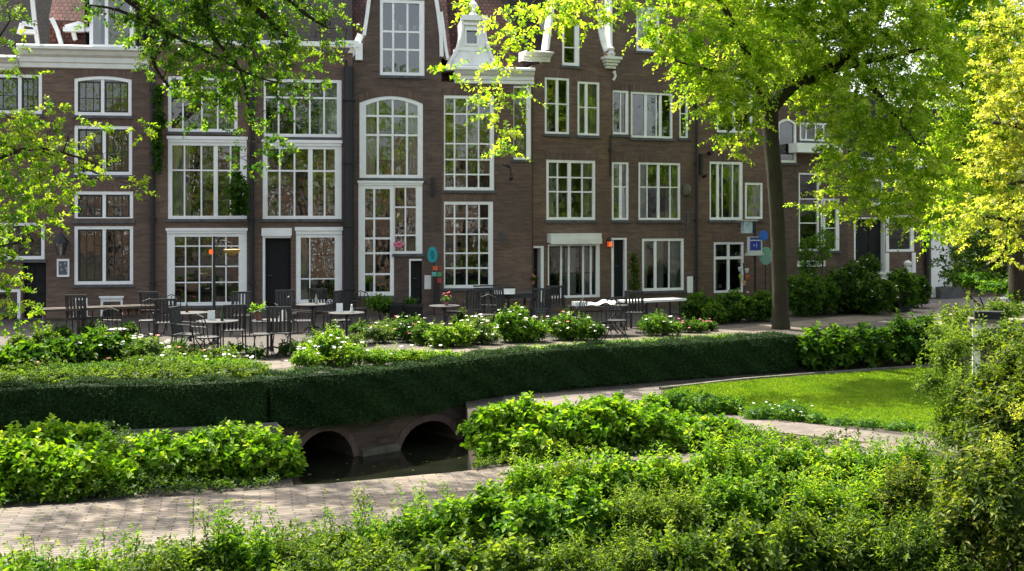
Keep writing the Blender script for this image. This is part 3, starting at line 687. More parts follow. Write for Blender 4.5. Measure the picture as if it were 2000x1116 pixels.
def edge_trim(mb, h, pts, w=.11, side=-1):
    q = [(h.x(a), h.z(a, b)) for a, b in pts]
    for i in range(len(q) - 1): mb.beam((q[i][0], .06, q[i][1]), (q[i + 1][0], .06, q[i + 1][1]), w, .42)
h4.add('gable_trim', 'white', lambda mb: (edge_trim(mb, h4, g4[0:7]), edge_trim(mb, h4, g4[7:]), mb.box(h4.x(694), h4.x(708), -.2, -.005, h4.z(700, 119), h4.z(700, 86))))
# --- 5: bell dormer
h5 = House('bell_dormer_house', 'brick house with white bell shaped dormer gable and two tall gridded windows', 862, 1039, [(862, 160), (1039, 160)], 'brick', group=GB)
h5.window((867, 187, 965, 372), v=[888, 912, 935], h=[223, 281, 312, 341], side=(.04, .13), bw=.045); h5.window((867, 394, 963, 563), v=[888, 912, 936], h=[427, 458, 495, 524], side=(.04, .14), bw=.045)
h5.window((1003, 168, 1037, 312), fw=.06, side=(.02, .14), kind='dark', label='slim window beside the white board')
h5.finish('plumtile', rh=5)
h5.add('cornice', 'white', lambda mb: cornice(mb, h5, 888, 1042, 165, .5))
bell = [(870, 138), (878, 122), (890, 103), (899, 80), (903, 60), (903, 34), (946, 34), (946, 60), (950, 82), (957, 104), (966, 122), (974, 138)]
def bellg(mb):
    lp = [(h5.x(a), h5.z(920, b)) for a, b in bell]; y = -.02
    hole = [(h5.x(911), h5.z(920, 86)), (h5.x(931), h5.z(920, 86)), (h5.x(931), h5.z(920, 60)), (h5.x(911), h5.z(920, 60))]
    fl = [Vector((a, b, 0)) for a, b in lp + hole]; tri = tessellate_polygon([fl[:len(lp)], fl[len(lp):]])
    mb.idx([(p.x, y, p.y) for p in fl], [tuple(t) for t in tri]); n = len(lp)
    for i in range(n): a, b = lp[i], lp[(i + 1) % n]; mb.face([(a[0], y, a[1]), (b[0], y, b[1]), (b[0], 1.6, b[1]), (a[0], 1.6, a[1])])
    for i in range(4): a, b = hole[i], hole[(i + 1) % 4]; mb.face([(a[0], y, a[1]), (b[0], y, b[1]), (b[0], y + .2, b[1]), (a[0], y + .2, a[1])])
    for i in range(n - 1):
        if not (4 < i < 6): a, b = lp[i], lp[i + 1]; mb.beam((a[0], y - .04, a[1]), (b[0], y - .04, b[1]), .07, .1)
    mb.box(h5.x(899), h5.x(950), -.16, -.03, h5.z(920, 41), h5.z(920, 31)); mb.box(h5.x(901), h5.x(948), -.11, -.028, h5.z(920, 50), h5.z(920, 46))
    for a, b in ((885, 919), (923, 957)):
        mb.ring([(h5.x(a), h5.z(920, 128)), (h5.x(b), h5.z(920, 128)), (h5.x(b), h5.z(920, 98)), (h5.x(a), h5.z(920, 98))], [(h5.x(a + 2), h5.z(920, 126)), (h5.x(b - 2), h5.z(920, 126)), (h5.x(b - 2), h5.z(920, 100)), (h5.x(a + 2), h5.z(920, 100))], y - .03, y - .002)
    mb.ring([(h5.x(907), h5.z(920, 90)), (h5.x(935), h5.z(920, 90)), (h5.x(935), h5.z(920, 56)), (h5.x(907), h5.z(920, 56))], hole, y - .035, y - .002)
bd = h5.add('dormer_gable', 'white', bellg)
h5.add('pane', 'glass', lambda mb: mb.face([(h5.x(910), .1, h5.z(920, 87)), (h5.x(932), .1, h5.z(920, 87)), (h5.x(932), .1, h5.z(920, 59)), (h5.x(910), .1, h5.z(920, 59))]), parent=bd)
h5.add('shutter', 'oldwood', lambda mb: mb.box(h5.x(909), h5.x(933), .2, .25, h5.z(920, 88), h5.z(920, 58)), parent=bd)
h5.add('finial', 'white', lambda mb: (mb.lathe([(.1, 0), (.13, .06), (.05, .14), (.12, .26), (.14, .36), (.03, .5)], (h5.x(925), .1, h5.z(925, 31)), 12)))
h5.add('verge_trim', 'white', lambda mb: edge_trim(mb, h5, [(861, 25), (866, 60), (870, 95), (874, 116)], .09))
# --- 6
g6 = [(1040, 128), (1062, 122), (1068, 96), (1074, 40), (1082, -40), (1100, -90), (1124, -110), (1148, -90), (1160, -30), (1168, 30), (1180, 110), (1192, 132)]
h6 = House('awning_house', 'brick gable house with shop front under a white awning box', 1040, 1192, g6, 'brick_c', group=GB)
h6.window((1098, 42, 1132, 129), fw=.1, side=(.08, .16), h=[93], kind='room'); h6.window((1064, 152, 1112, 262), thick=[1089], h=[203], fw=.07, curt='l', kind='room'); h6.window((1128, 160, 1171, 265), thick=[1146], h=[210], fw=.07, curt='f', kind='room')
h6.window((1067, 313, 1163, 430), v=[1090, 1138], thick=[1113], h=[347, 375], fw=.09, bw=.045, curt='lr')
h6.window((1070, 476, 1172, 582), fw=.08, side=(.05, .14), v=[1097, 1112, 1140, 1155], bw=.06, kind='room', curt='rm', sill=False, arch=False, label='shop front with black slim glazing', dark=True)
h6.door((1042, 481, 1062, 590), frame=(0, .1), recess=.25, label='narrow dark door with one white jamb')
h6.finish('slate', roofz=h6.z(1100, 122), rh=4)
h6.add('gable_trim', 'white', lambda mb: (edge_trim(mb, h6, [(1066, 98), (1074, 40), (1082, -40), (1100, -90)], .09)))
def cap6(mb): cornice(mb, h6, 1020, 1073, 121, .3)
h6.add('cornice_end', 'cream', cap6)
def awn(mb):
    x0, x1, z0, z1 = h6.rect((1068, 456, 1166, 474)); mb.box(x0, x1, -.32, -.006, z0, z1); mb.box(x0 - .01, x1 + .01, -.345, -.322, z0 - .04, z0 + .14)
h6.add('awning_box', 'cream', awn)
# --- 7
g7 = [(1192, 140), (1192, 112), (1179, 96), (1178, -20), (1200, -160), (1260, -230), (1330, -230), (1358, -160), (1358, 140)]
h7 = House('broad_brick_house', 'broad brick house with row of narrow upper windows and slim black door', 1192, 1358, [(1192, -20), (1215, -150), (1260, -200), (1310, -200), (1345, -150), (1358, -20)], 'brick', group=GB)
h7.window((1243, 14, 1288, 101), thick=[1266], h=[52], fw=.08, curt='f'); h7.window((1197, 177, 1228, 263), v=[1213], fw=.07, kind='room', side=(.03, .1)); h7.window((1232, 181, 1314, 270), thick=[1262, 1291], v=[1283], fw=.07, curt='m')
h7.window((1327, 189, 1344, 270), h=[222], fw=.06, kind='room'); h7.window((1195, 317, 1228, 430), thick=[1213], h=[365], fw=.07, curt='rl', kind='room'); h7.window((1247, 318, 1329, 430), v=[1265, 1310], thick=[1287], h=[366], fw=.07, curt='lr')
h7.door((1194, 465, 1224, 580), frame=(.09, .07), recess=.1, label='slim black door with white frame'); h7.window((1254, 466, 1336, 568), v=[1308], thick=[1281], fw=.085, curt='lrm', kind='room')
h7.finish('slate', roofz=h7.z(1250, -20), rh=2.8)
def g7trim(mb):
    mb.beam((h7.x(1190), .06, h7.z(1190, -60)), (h7.x(1190), .06, h7.z(1190, 96)), .08, .4)
    a = [(1168, 20), (1171, 50), (1177, 80), (1184, 100)]
    for i in range(3): p, q = a[i], a[i + 1]; mb.beam((h7.x(p[0]), .0, h7.z(*p)), (h7.x(q[0]), .0, h7.z(*q)), .09, .2)
h7.add('gable_trim', 'white', g7trim)
def console(mb):
    mb.lathe([(.02, 0), (.11, .03), (.14, .12), (.08, .2), (.12, .28), (.05, .36)], (h7.x(1188), -.2, h7.z(1188, 114)), 12)
    for i, (w, y) in enumerate(((.62, .32), (.52, .26), (.42, .2), (.34, .14))): mb.box(h7.x(1190) - w / 2, h7.x(1190) + w / 2, -y, -.004, h7.z(1190, 118 + i * 5.6), h7.z(1190, 112.6 + i * 5.6) - .003)
    mb.tube([(h7.x(1196), -.1, h7.z(1196, 140)), (h7.x(1199), -.12, h7.z(1199, 150)), (h7.x(1195), -.1, h7.z(1195, 158))], [.06, .04, .05], 8)
h7.add('scroll_console', 'cream', console)
# --- 8
h8 = House('signboard_house', 'brick house behind the mossy tree trunk with blue signs', 1358, 1502, [(1358, 60), (1430, -40), (1502, 60)], 'brick_c', group=GB)
h8.window((1386, 316, 1451, 430), thick=[1403], v=[1412, 1432], fw=.09, side=(.06, .12), kind='dark', curt='r'); h8.window((1455, 357, 1490, 428), fw=.08, kind='room', curt='f'); h8.window((1394, 473, 1453, 572), thick=[1424], hthick=[504], fw=.08, kind='room', curt='l', sill=False)
h8.window((1400, 150, 1470, 260), thick=[1435], h=[200], fw=.08); h8.finish('slate', roofz=h8.z(1430, 60), rh=3)
# --- 9
h9 = House('bay_front_house', 'brick house with pale upper balcony window half hidden by the green crown', 1502, 1656, [(1502, 150), (1656, 150)], 'brick_b', group=GB)
h9.window((1519, 232, 1556, 318), rise=.15, fw=.08, kind='dark'); h9.window((1562, 240, 1622, 276), v=[1576, 1594], thick=[1609], fw=.07, kind='room'); h9.window((1560, 338, 1600, 490), h=[389, 436], fw=.06, kind='dark'); h9.window((1603, 388, 1640, 490), thick=[1611], h=[446], fw=.07, side=(.08, .14), curt='f', kind='room')
h9.finish('slate', rh=3)
h9.add('balcony', 'white', lambda mb: mb.box(h9.x(1540), h9.x(1628), -.5, -.006, h9.z(1580, 300), h9.z(1580, 282)))
h9.add('cellar_board', 'cream', lambda mb: mb.box(h9.x(1556), h9.x(1610), -.06, -.006, h9.z(1580, 521), h9.z(1580, 509)))
# --- 10
h10 = House('corner_brick_house', 'farthest brick house with wide black double door and white framed ground window', 1656, 1812, [(1656, 330), (1812, 330)], 'brick', group=GB)
h10.door((1668, 425, 1728, 545), frame=(.07, .02), recess=.16, label='wide black double door'); h10.window((1730, 420, 1786, 492), fw=.09, side=(.16, .16), h=[436], kind='room', sill=False, arch=False); h10.window((1690, 350, 1760, 400), thick=[1725], fw=.08)
h10.add('cornice', 'cream', lambda mb: cornice(mb, h10, 1656, 1812, 332, .4)); h10.finish('slate', rh=3)
for q_ in (1728, 1780): h10.add('white_post', 'white', lambda mb: mb.box(h10.x(q_), h10.x(q_ + 7), -.05, -.006, h10.z(1757, 548), h10.z(1757, 494)))
# white gate building beyond
hw = House('white_gate_house', 'white painted gate house beyond the last brick house', 1813, 1990, [(1813, 330), (1990, 330)], 'brick', group=None)
hw.door((1828, 455, 1862, 560), kind='white', frame=(.08, .08), recess=.08, label='white panelled gate door'); hw.window((1880, 440, 1940, 500), thick=[1910]); hw.finish('slate', rh=2.5)
hw.add('pilaster', 'white', lambda mb: mb.box(hw.x(1815), hw.x(1825), -.1, -.006, .05, hw.z(1820, 400)))

pipe(h2, 299, 140, 606, .065, label='black downpipe with ivy between the cornice house and its narrow neighbour')
pipe(h3, 492, 100, 606, .075, label='thick black downpipe left of the black double door with hanging bush')
pipe(h3, 681, 132, 618, .16, label='broad black hopper downpipe beside the neck gable house', yo=-.17)
pipe(h8, 1358, 150, 590, .045, label='thin black downpipe right of the broad brick house')
pipe(h10, 1808, 440, 560, .09, label='black downpipe at the far corner of the last brick house')
pipe(h7, 1191, 265, 345, .03, label='short thin pipe on brick above the slim black door', yo=-.05)
pipe(h3, 676, 118, 132, .03, name='rainwater_hopper', label='small hopper piece on top of the broad downpipe', yo=-.05, cat='hopper')
# ------------------------------------------------------------------ setting
def sheet(name, loop, z, mat, holes=(), kind='structure', sub=None):
    loops = [[Vector((p[0], p[1], 0)) for p in lp] for lp in [loop] + list(holes)]; flat = [p for l in loops for p in l]
    mb = MB(); mb.idx([(p.x, p.y, z) for p in flat], [tuple(t) for t in tessellate_polygon(loops)]); o = mb.build(name, M[mat]); return tag(o, kind=kind)
# hedge front line: (photo x, distance)
HL = [(-420, 17.9), (-150, 18.4), (0, 18.75), (250, 19.35), (525, 19.95), (700, 20.9), (800, 21.8), (900, 22.8), (1000, 23.75), (1200, 25.1), (1400, 26.5), (1555, 27.4), (1700, 28.3), (1850, 29.3), (2150, 31.5), (2600, 35)]
def hl(px):
    for (a, ya), (b, yb) in zip(HL, HL[1:]):
        if px <= b: t = (px - a) / (b - a); Y = ya + (yb - ya) * t; break
    return ((px - CX) / F * Y, Y)
HW = .5
line = [hl(p) for p in [x for x, _ in HL]]
def off(d):
    o = []
    for i, p in enumerate(line):
        a = Vector(line[max(i - 1, 0)]); b = Vector(line[min(i + 1, len(line) - 1)]); t = (b - a).normalized(); n = Vector((-t.y, t.x)); o.append((p[0] + n.x * d, p[1] + n.y * d))
    return o
mid = off(HW * .55)
# upper terrace (z = 0) and lower garden (z = LOW), the canal cut through both
chan = [(-3.05, 15.72), (-4.25, hl(545)[1] + .42), (-.95, hl(905)[1] + .1), (-.42, 16.35)]
BIG = 260
upper = mid + [(BIG, mid[-1][1] + 40), (BIG, BIG), (-BIG, BIG), (-BIG, mid[0][1] - 20)]
sheet('terrace_ground', upper, 0.0, 'terrace')
sheet('lower_ground', [(-BIG, -BIG), (BIG, -BIG), (BIG, mid[-1][1] + 40)] + mid[::-1] + [(-BIG, mid[0][1] - 20)], LOW, 'soil', [[(a, b) for a, b in chan]])
mb = MB()                                        # retaining face between the two levels, hidden under the hedge
pts = [(-BIG, mid[0][1] - 20)] + mid + [(BIG, mid[-1][1] + 40)]
for a, b in zip(pts, pts[1:]): mb.face([(a[0], a[1], LOW - .01), (b[0], b[1], LOW - .01), (b[0], b[1], 0.0), (a[0], a[1], 0.0)])
tag(mb.build('terrace_retaining_wall', M['bridge']), kind='structure')
WZ = -1.56
mb = MB(); n = len(chan); lo = -2.2
for i in (0, 2, 3): a, b = chan[i], chan[(i + 1) % n]; mb.face([(a[0], a[1], lo), (b[0], b[1], lo), (b[0], b[1], LOW), (a[0], a[1], LOW)])
tag(mb.build('canal_quay', M['bridge']), kind='structure')
sheet('canal_water', [(-6, 15.0), (1.5, 15.0), (1.5, 27), (-6, 27)], WZ, 'water'); sheet('canal_bed', [(-6.1, 14.9), (1.6, 14.9), (1.6, 27.1), (-6.1, 27.1)], lo, 'soil')
# paths: near path crossing the front, thin sheets over the ground
def strip(name, pairs, z, mat, thick=0.0):
    mb = MB(); n = len(pairs)
    for (a, b), (c, d) in zip(pairs, pairs[1:]):
        mb.face([(a.x, a.y, z), (c.x, c.y, z), (d.x, d.y, z), (b.x, b.y, z)])
        if thick: mb.face([(a.x, a.y, z), (c.x, c.y, z), (c.x, c.y, z - thick), (a.x, a.y, z - thick)]); mb.face([(b.x, b.y, z), (d.x, d.y, z), (d.x, d.y, z - thick), (b.x, b.y, z - thick)])
    return tag(mb.build(name, M[mat]), kind='structure')
far = [(-500, 1022), (-200, 1010), (0, 998), (200, 984), (400, 970), (560, 957), (650, 948), (800, 934), (900, 925), (1000, 914), (1100, 905), (1300, 893), (1500, 880), (1800, 862)]
near = [(-500, 1140), (-200, 1125), (0, 1112), (200, 1100), (400, 1080), (560, 1060), (650, 1048), (800, 1022), (900, 1000), (1000, 980), (1100, 960), (1300, 935), (1500, 915), (1800, 890)]
strip('brick_path', [(G(a[0], a[1], LOW), G(b[0], b[1], LOW)) for a, b in zip(far, near)], LOW + .03, 'path', .35)
# path at the foot of the hedge and along the flower edging, round the lawn
strip('garden_path', [(G(a, b, LOW), G(c, d, LOW)) for a, b, c, d in ((985, 772, 975, 800), (1080, 768, 1040, 806), (1200, 762, 1180, 800), (1330, 752, 1290, 772), (1600, 733, 1600, 742), (1900, 716, 1900, 724))], LOW + .008, 'gravelpath')
strip('lower_path', [(G(a, b, LOW), G(c, d, LOW)) for a, b, c, d in ((1270, 790, 1270, 806), (1330, 800, 1330, 818), (1400, 810, 1395, 830), (1480, 816, 1490, 842), (1570, 828, 1600, 855), (1650, 838, 1700, 866), (1750, 850, 1800, 880), (1900, 866, 1950, 895))], LOW + .012, 'gravelpath')
lawnloop = [G(a, b, LOW) for a, b in ((1290, 768), (1340, 757), (1450, 747), (1560, 738), (1700, 728), (1850, 718), (2050, 706), (2150, 760), (2150, 830), (1900, 846), (1760, 838), (1640, 826), (1560, 815), (1450, 800), (1380, 785))]
lawn = sheet('lawn', [(p.x, p.y) for p in lawnloop], LOW + .016, 'lawn')
# the terrace walk behind the hedge
strip('terrace_path', [(G(a, b), G(c, d)) for a, b, c, d in ((380, 716, 440, 728), (520, 704, 600, 716), (700, 684, 760, 700), (860, 678, 880, 692), (1000, 672, 1020, 682), (1150, 665, 1180, 673), (1300, 655, 1330, 664), (1450, 640, 1480, 652), (1560, 628, 1580, 643), (1700, 612, 1700, 628), (1800, 590, 1820, 615), (1860, 572, 1950, 600), (1900, 562, 2100, 580))], .006, 'path')
strip('road', [(G(a, b), G(c, d)) for a, b, c, d in ((1760, 612, 1820, 640), (1800, 576, 1930, 628), (1830, 566, 2100, 600), (1900, 560, 2400, 580))], .010, 'road')
# grass blades on the lawn
def inpoly(p, poly):
    x, y = p[:, 0], p[:, 1]; ins = np.zeros(len(p), bool); n = len(poly)
    for i in range(n):
        x1, y1 = poly[i]; x2, y2 = poly[(i + 1) % n]; c = ((y1 > y) != (y2 > y)) & (x < (x2 - x1) * (y - y1) / (y2 - y1 + 1e-12) + x1); ins ^= c
    return ins
def grass(name, poly, z, dens, hgt, fam='grass', kind='stuff', label=None, cat=None, seed=3, w=.012):
    rg = np.random.default_rng(seed); a = np.array([(p[0], p[1]) for p in poly]); lo_, hi = a.min(0), a.max(0); n = int((hi - lo_).prod() * dens); p = rg.uniform(lo_, hi, (n, 2)); p = p[inpoly(p, a)]; n = len(p)
    T = unit(np.c_[rg.normal(0, .35, (n, 2)), np.ones(n)]); Ls = hgt * rg.uniform(.5, 1.3, n); Nn = unit(np.c_[rg.normal(size=(n, 2)), np.full(n, .3)]); c = np.c_[p, np.full(n, z)] + T * Ls[:, None] * .48
    V, q = leaf_geo(c, T, Nn, Ls, w / hgt * 1.6, False, .1); o = np_mesh(name, V, q, np.clip(rg.normal(.5, .18, n), 0, 1), M[fam]); return tag(o, label, cat, kind=kind)
grass('grass', [(p.x, p.y) for p in lawnloop], LOW + .014, 2600, .045, label='short sunlit grass covering the lawn', cat='grass')

# ------------------------------------------------------------------ clipped hedge
def hedge(name, label, px0, px1, top, bot, seed):
    rg = np.random.default_rng(seed); n = max(12, int((px1 - px0) / 18)); st = []
    for i in range(n + 1):
        px = px0 + (px1 - px0) * i / n; a = Vector(hl(px - 4)); b = Vector(hl(px + 4)); t = (b - a).normalized(); st.append((Vector(hl(px)), t, Vector((-t.y, t.x))))
    o = st[n // 2][0]; root = empty(name, (o.x, o.y, LOW), 0, label, 'hedge', 'clipped hedges along the terrace edge'); O = np.array([o.x, o.y, LOW])
    mb = MB(); ins = .05
    def prof(i): px = px0 + (px1 - px0) * i / n; return bot(px) + ins, top(px) - ins
    for i in range(n):
        (p, t, m), (p2, t2, m2) = st[i], st[i + 1]; (b1, t1), (b2, tt2) = prof(i), prof(i + 1)
        def q(pp, mm, d, z): return (pp.x + mm.x * d - O[0], pp.y + mm.y * d - O[1], z - O[2])
        f0, f1 = ins, HW - ins
        mb.face([q(p, m, f0, b1), q(p2, m2, f0, b2), q(p2, m2, f0, tt2), q(p, m, f0, t1)]); mb.face([q(p, m, f0, t1), q(p2, m2, f0, tt2), q(p2, m2, f1, tt2), q(p, m, f1, t1)]); mb.face([q(p, m, f1, b1), q(p2, m2, f1, b2), q(p2, m2, f1, tt2), q(p, m, f1, t1)]); mb.face([q(p, m, f0, b1), q(p2, m2, f0, b2), q(p2, m2, f1, b2), q(p, m, f1, b1)])
        if i in (0, n - 1):
            pp, mm, bb, tt = (p, m, b1, t1) if i == 0 else (p2, m2, b2, tt2); mb.face([q(pp, mm, f0, bb), q(pp, mm, f1, bb), q(pp, mm, f1, tt), q(pp, mm, f0, tt)])
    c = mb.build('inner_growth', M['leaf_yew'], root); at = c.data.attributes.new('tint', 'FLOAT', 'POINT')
    Pp, Dd = [], []
    for i in range(n):
        (p, t, m), (p2, t2, m2) = st[i], st[i + 1]; ln = (p2 - p).length; (b1, t1), (b2, tt2) = prof(i), prof(i + 1); b1 -= ins; t1 += ins
        hh = t1 - b1
        for side, area, dens in (('f', ln * hh, 1500), ('t', ln * HW, 1500), ('k', ln * hh, 300)):
            k = int(area * dens); u = rg.uniform(0, 1, k); v = rg.uniform(0, 1, k)
            X = p.x + (p2.x - p.x) * u; Y = p.y + (p2.y - p.y) * u; bz = b1 + (b2 - ins - b1) * u; tz = t1 + (tt2 + ins - t1) * u
            if side == 't': d = v * HW; Z = tz + 0 * v; nx = np.tile([0, 0, 1.0], (k, 1))
            else: d = np.full(k, 0.0 if side == 'f' else HW); Z = bz + (tz - bz) * v; s_ = -1 if side == 'f' else 1; nx = np.tile([m.x * s_, m.y * s_, .15], (k, 1))
            pos = np.c_[X + m.x * d, Y + m.y * d, Z]; bumpy = .065 * np.sin(X * 5.1 + Z * 6) * np.sin(Y * 3.7 + Z * 4.3) - rg.uniform(0, .05, k); pos += nx * bumpy[:, None]; Pp.append(pos); Dd.append(nx)
    px_end = (px0, px1)
    for pe, sg in ((px0, -1), (px1, 1)):
        p, t, m = st[0] if sg < 0 else st[-1]; b_, t_ = prof(0 if sg < 0 else n); k = int(HW * (t_ - b_) * 1500); u = rg.uniform(0, HW, k); v = rg.uniform(b_, t_, k); Pp.append(np.c_[p.x + m.x * u, p.y + m.y * u, v]); Dd.append(np.tile([t.x * sg, t.y * sg, .1], (k, 1)))
    Pp = np.concatenate(Pp) - O; Dd = np.concatenate(Dd); k = len(Pp)
    V, q_, t_ = shoots(Pp, Dd + rg.normal(0, .4, (k, 3)) + np.array([0, 0, .35]), .06, 3, .042, rg, asp=.42, droop=.1, up=.45, tvar=.5)
    ks = rg.choice(k, k // 260, replace=False); up_ = rg.normal(0, .35, (len(ks), 3)) + Dd[ks] * .7 + np.array([0, 0, .8])     # stray new shoots
    V2, q_, t2 = shoots(Pp[ks], up_, .13, 7, .035, rg, asp=.4, droop=.05, tmean=.85); V = np.concatenate([V, V2]); t_ = np.concatenate([t_, t2])
    np_mesh('foliage', V, q_, t_, M['leaf_yew'], root); return root
ztop = lambda px: .09 + .02 * sin(px * .013)
def zbot(px):
    if px < 540: return LOW + .02
    if px < 600: return LOW - .07 * (px - 540) / 60
    if px < 900: return LOW - .07 - .04 * abs(sin((px - 600) / 100 * pi))
    if px < 960: return LOW - .05 * (960 - px) / 60
    return LOW + .01
hedge('yew_hedge', 'dark clipped hedge left of the narrow gap, above the stone bank', -400, 514, ztop, zbot, 21)
hedge('yew_hedge', 'dark clipped hedge over the two arches running to the big leaved shrub', 537, 1556, ztop, zbot, 22)

# ------------------------------------------------------------------ arched bridge
def bridge():
    a = Vector(hl(530)); b = Vector(hl(925)); t = (b - a).normalized(); nrm = Vector((-t.y, t.x)); ang = math.atan2(t.y, t.x)
    o = a + nrm * .12; root = empty('arched_bridge', (o.x, o.y, 0), ang, 'low brick bridge with two round arches beneath the clipped hedge', 'bridge')
    Mx = (Matrix.Translation((o.x, o.y, 0)) @ Matrix.Rotation(ang, 4, 'Z')).inverted()
    def xl(px):                                   # where the sight line through photo x meets the bridge face
        d = Vector((((px - CX) / F), 1.0)); det = d.x * (-t.y) + d.y * t.x; r = (o.x * (-t.y) + o.y * t.x) / det; q = d * r; return (Mx @ Vector((q.x, q.y, 0))).x
    W = xl(930); T = LOW - .02; lo_ = -2.2
    def arch(p0, p1, ztop, zs=WZ - .3, k=14): x0, x1 = xl(p0), xl(p1); c = (x0 + x1) / 2; r = (x1 - x0) / 2; return [(x0, lo_)] + [(c - r * cos(pi * i / k), zs + (ztop - zs) * sin(pi * i / k) ** .8) for i in range(k + 1)] + [(x1, lo_)]
    A1, A2 = arch(572, 692, -1.0), arch(778, 894, -1.1)
    # the outline walks along the bottom and around both openings
    outer = [(-.1, lo_)] + A1 + A2 + [(W, lo_), (W, T), (-.1, T)]
    mb = MB(); tri = tessellate_polygon([[Vector((p, q, 0)) for p, q in outer]]); mb.idx([(p, 0, q) for p, q in outer], [tuple(x) for x in tri]); mb.idx([(p, 3.2, q) for p, q in outer], [tuple(x) for x in tri])
    for A in (A1, A2):
        for p, q in zip(A, A[1:]): mb.face([(p[0], 0, p[1]), (q[0], 0, q[1]), (q[0], 3.2, q[1]), (p[0], 3.2, p[1])])
    mb.face([(-.1, 0, T), (W, 0, T), (W, .6, T), (-.1, .6, T)]); mb.build('wall', M['bridge'], root)
    for (p0, p1, zt) in ((572, 692, -1.0), (778, 894, -1.1)):
        A = arch(p0, p1, zt)[1:-1]; c = (A[0][0] + A[-1][0]) / 2; mb = MB(); B = [(c + (x - c) * 1.2, q + .13 * ((q - A[0][1]) / (zt - A[0][1])) + .0) for x, q in A]
        for (a1, b1, a2, b2) in zip(A, B, A[1:], B[1:]):
            mb.idx([(a1[0], -.03, a1[1]), (a2[0], -.03, a2[1]), (b2[0], -.03, b2[1]), (b1[0], -.03, b1[1]), (a1[0], .004, a1[1]), (a2[0], .004, a2[1]), (b2[0], .004, b2[1]), (b1[0], .004, b1[1])], [(0, 1, 2, 3), (0, 1, 5, 4), (3, 2, 6, 7)])
        mb.build('arch_ring', M['soldier'], root)
    x = xl(735); mb = MB(); mb.box(xl(700), xl(772), -.16, -.004, WZ - .2, WZ + .12); mb.build('footing', M['coping'], root)
    mb = MB(); mb.box(xl(700), xl(775), 3.0, 3.19, -2.1, -.9); return root
bridge()
mb = MB(); mb.box(-7.5, 1.5, 0, .1, -2.3, -.75); o = mb.build('canal_far_wall', M['bridge']); o.location = (0, 26.6, 0); o.rotation_euler = (0, 0, .35); tag(o, kind='structure')
# stone coping along the foot of the left hedge
def coping():
    mb = MB(); pts = [Vector(hl(p)) for p in range(-300, 541, 60)]
    for a, b in zip(pts, pts[1:]):
        d = (b - a).normalized(); n = Vector((d.y, -d.x)); a2 = a + d * .008
        v = [(a2 + n * .04), (b + n * .04), (b + n * .4), (a2 + n * .4)]
        mb.idx([(p.x, p.y, LOW - .02) for p in v] + [(p.x, p.y, LOW + .11 + rnd.uniform(-.01, .01)) for p in v], [(4, 5, 6, 7), (2, 3, 7, 6), (0, 1, 5, 4), (1, 2, 6, 5), (3, 0, 4, 7)])
    return mb.build('stone_coping', M['coping'])
tag(coping(), 'mossy stone coping along the foot of the left clipped hedge', 'coping')
def kerb(name, label, pts, z, w=.12, h=.07):
    mb = MB(); q = [G(a, b, z) for a, b in pts]
    for a, b in zip(q, q[1:]):
        k = max(1, int((b - a).length / .6))
        for i in range(k): s_ = a.lerp(b, i / k); e = a.lerp(b, (i + .97) / k); mb.beam((s_.x, s_.y, z + h / 2), (e.x, e.y, z + h / 2), w, h)
    return tag(mb.build(name, M['coping']), label, 'kerb')
kerb('lawn_kerb', 'thin stone kerb between hedge foot and lawn', [(1290, 762), (1450, 744), (1560, 735), (1700, 725), (1900, 712)], LOW, .1, .06)
# floating leaves on the water
rg = np.random.default_rng(5); n = 90; q = np.c_[rg.uniform(-3.6, -.6, n), rg.uniform(16.2, 21.5, n), np.full(n, WZ + .004)]
T = unit(np.c_[rg.normal(size=(n, 2)), np.zeros(n)]); V, qq = leaf_geo(q, T, np.tile([0, 0, 1.0], (n, 1)), rg.uniform(.04, .09, n), .8, False, 0.02)
tag(np_mesh('floating_leaves', V, qq, rg.uniform(.3, 1, n), M['leaf_olive']), 'fallen leaves floating on the dark canal', 'leaves', kind='stuff')

def litter(name, label, poly, z, n, seed, fam='gold', s0=.03, s1=.07):
    rg = np.random.default_rng(seed); a = np.array([(p.x, p.y) for p in poly]); p = rg.uniform(a.min(0), a.max(0), (n * 3, 2)); p = p[inpoly(p, a)][:n]; k = len(p)
    T = unit(np.c_[rg.normal(size=(k, 2)), rg.normal(0, .15, k)]); V, q = leaf_geo(np.c_[p, np.full(k, z + .012)], T, unit(np.c_[rg.normal(0, .25, (k, 2)), np.ones(k)]), rg.uniform(s0, s1, k), .7, False, .1)
    tag(np_mesh(name, V, q, rg.uniform(0, 1, k), M['leaf_' + fam]), label, 'leaves', kind='stuff')
litter('fallen_leaves', 'fallen leaves and petals scattered on the lawn', lawnloop, LOW + .05, 160, 61)
litter('fallen_leaves', 'fallen leaves scattered along the front brick path', [G(a[0], a[1] + 3, LOW) for a in far[1:12]] + [G(a[0], a[1], LOW) for a in near[1:12]][::-1], LOW + .032, 420, 62, 'yellowing', .025, .06)
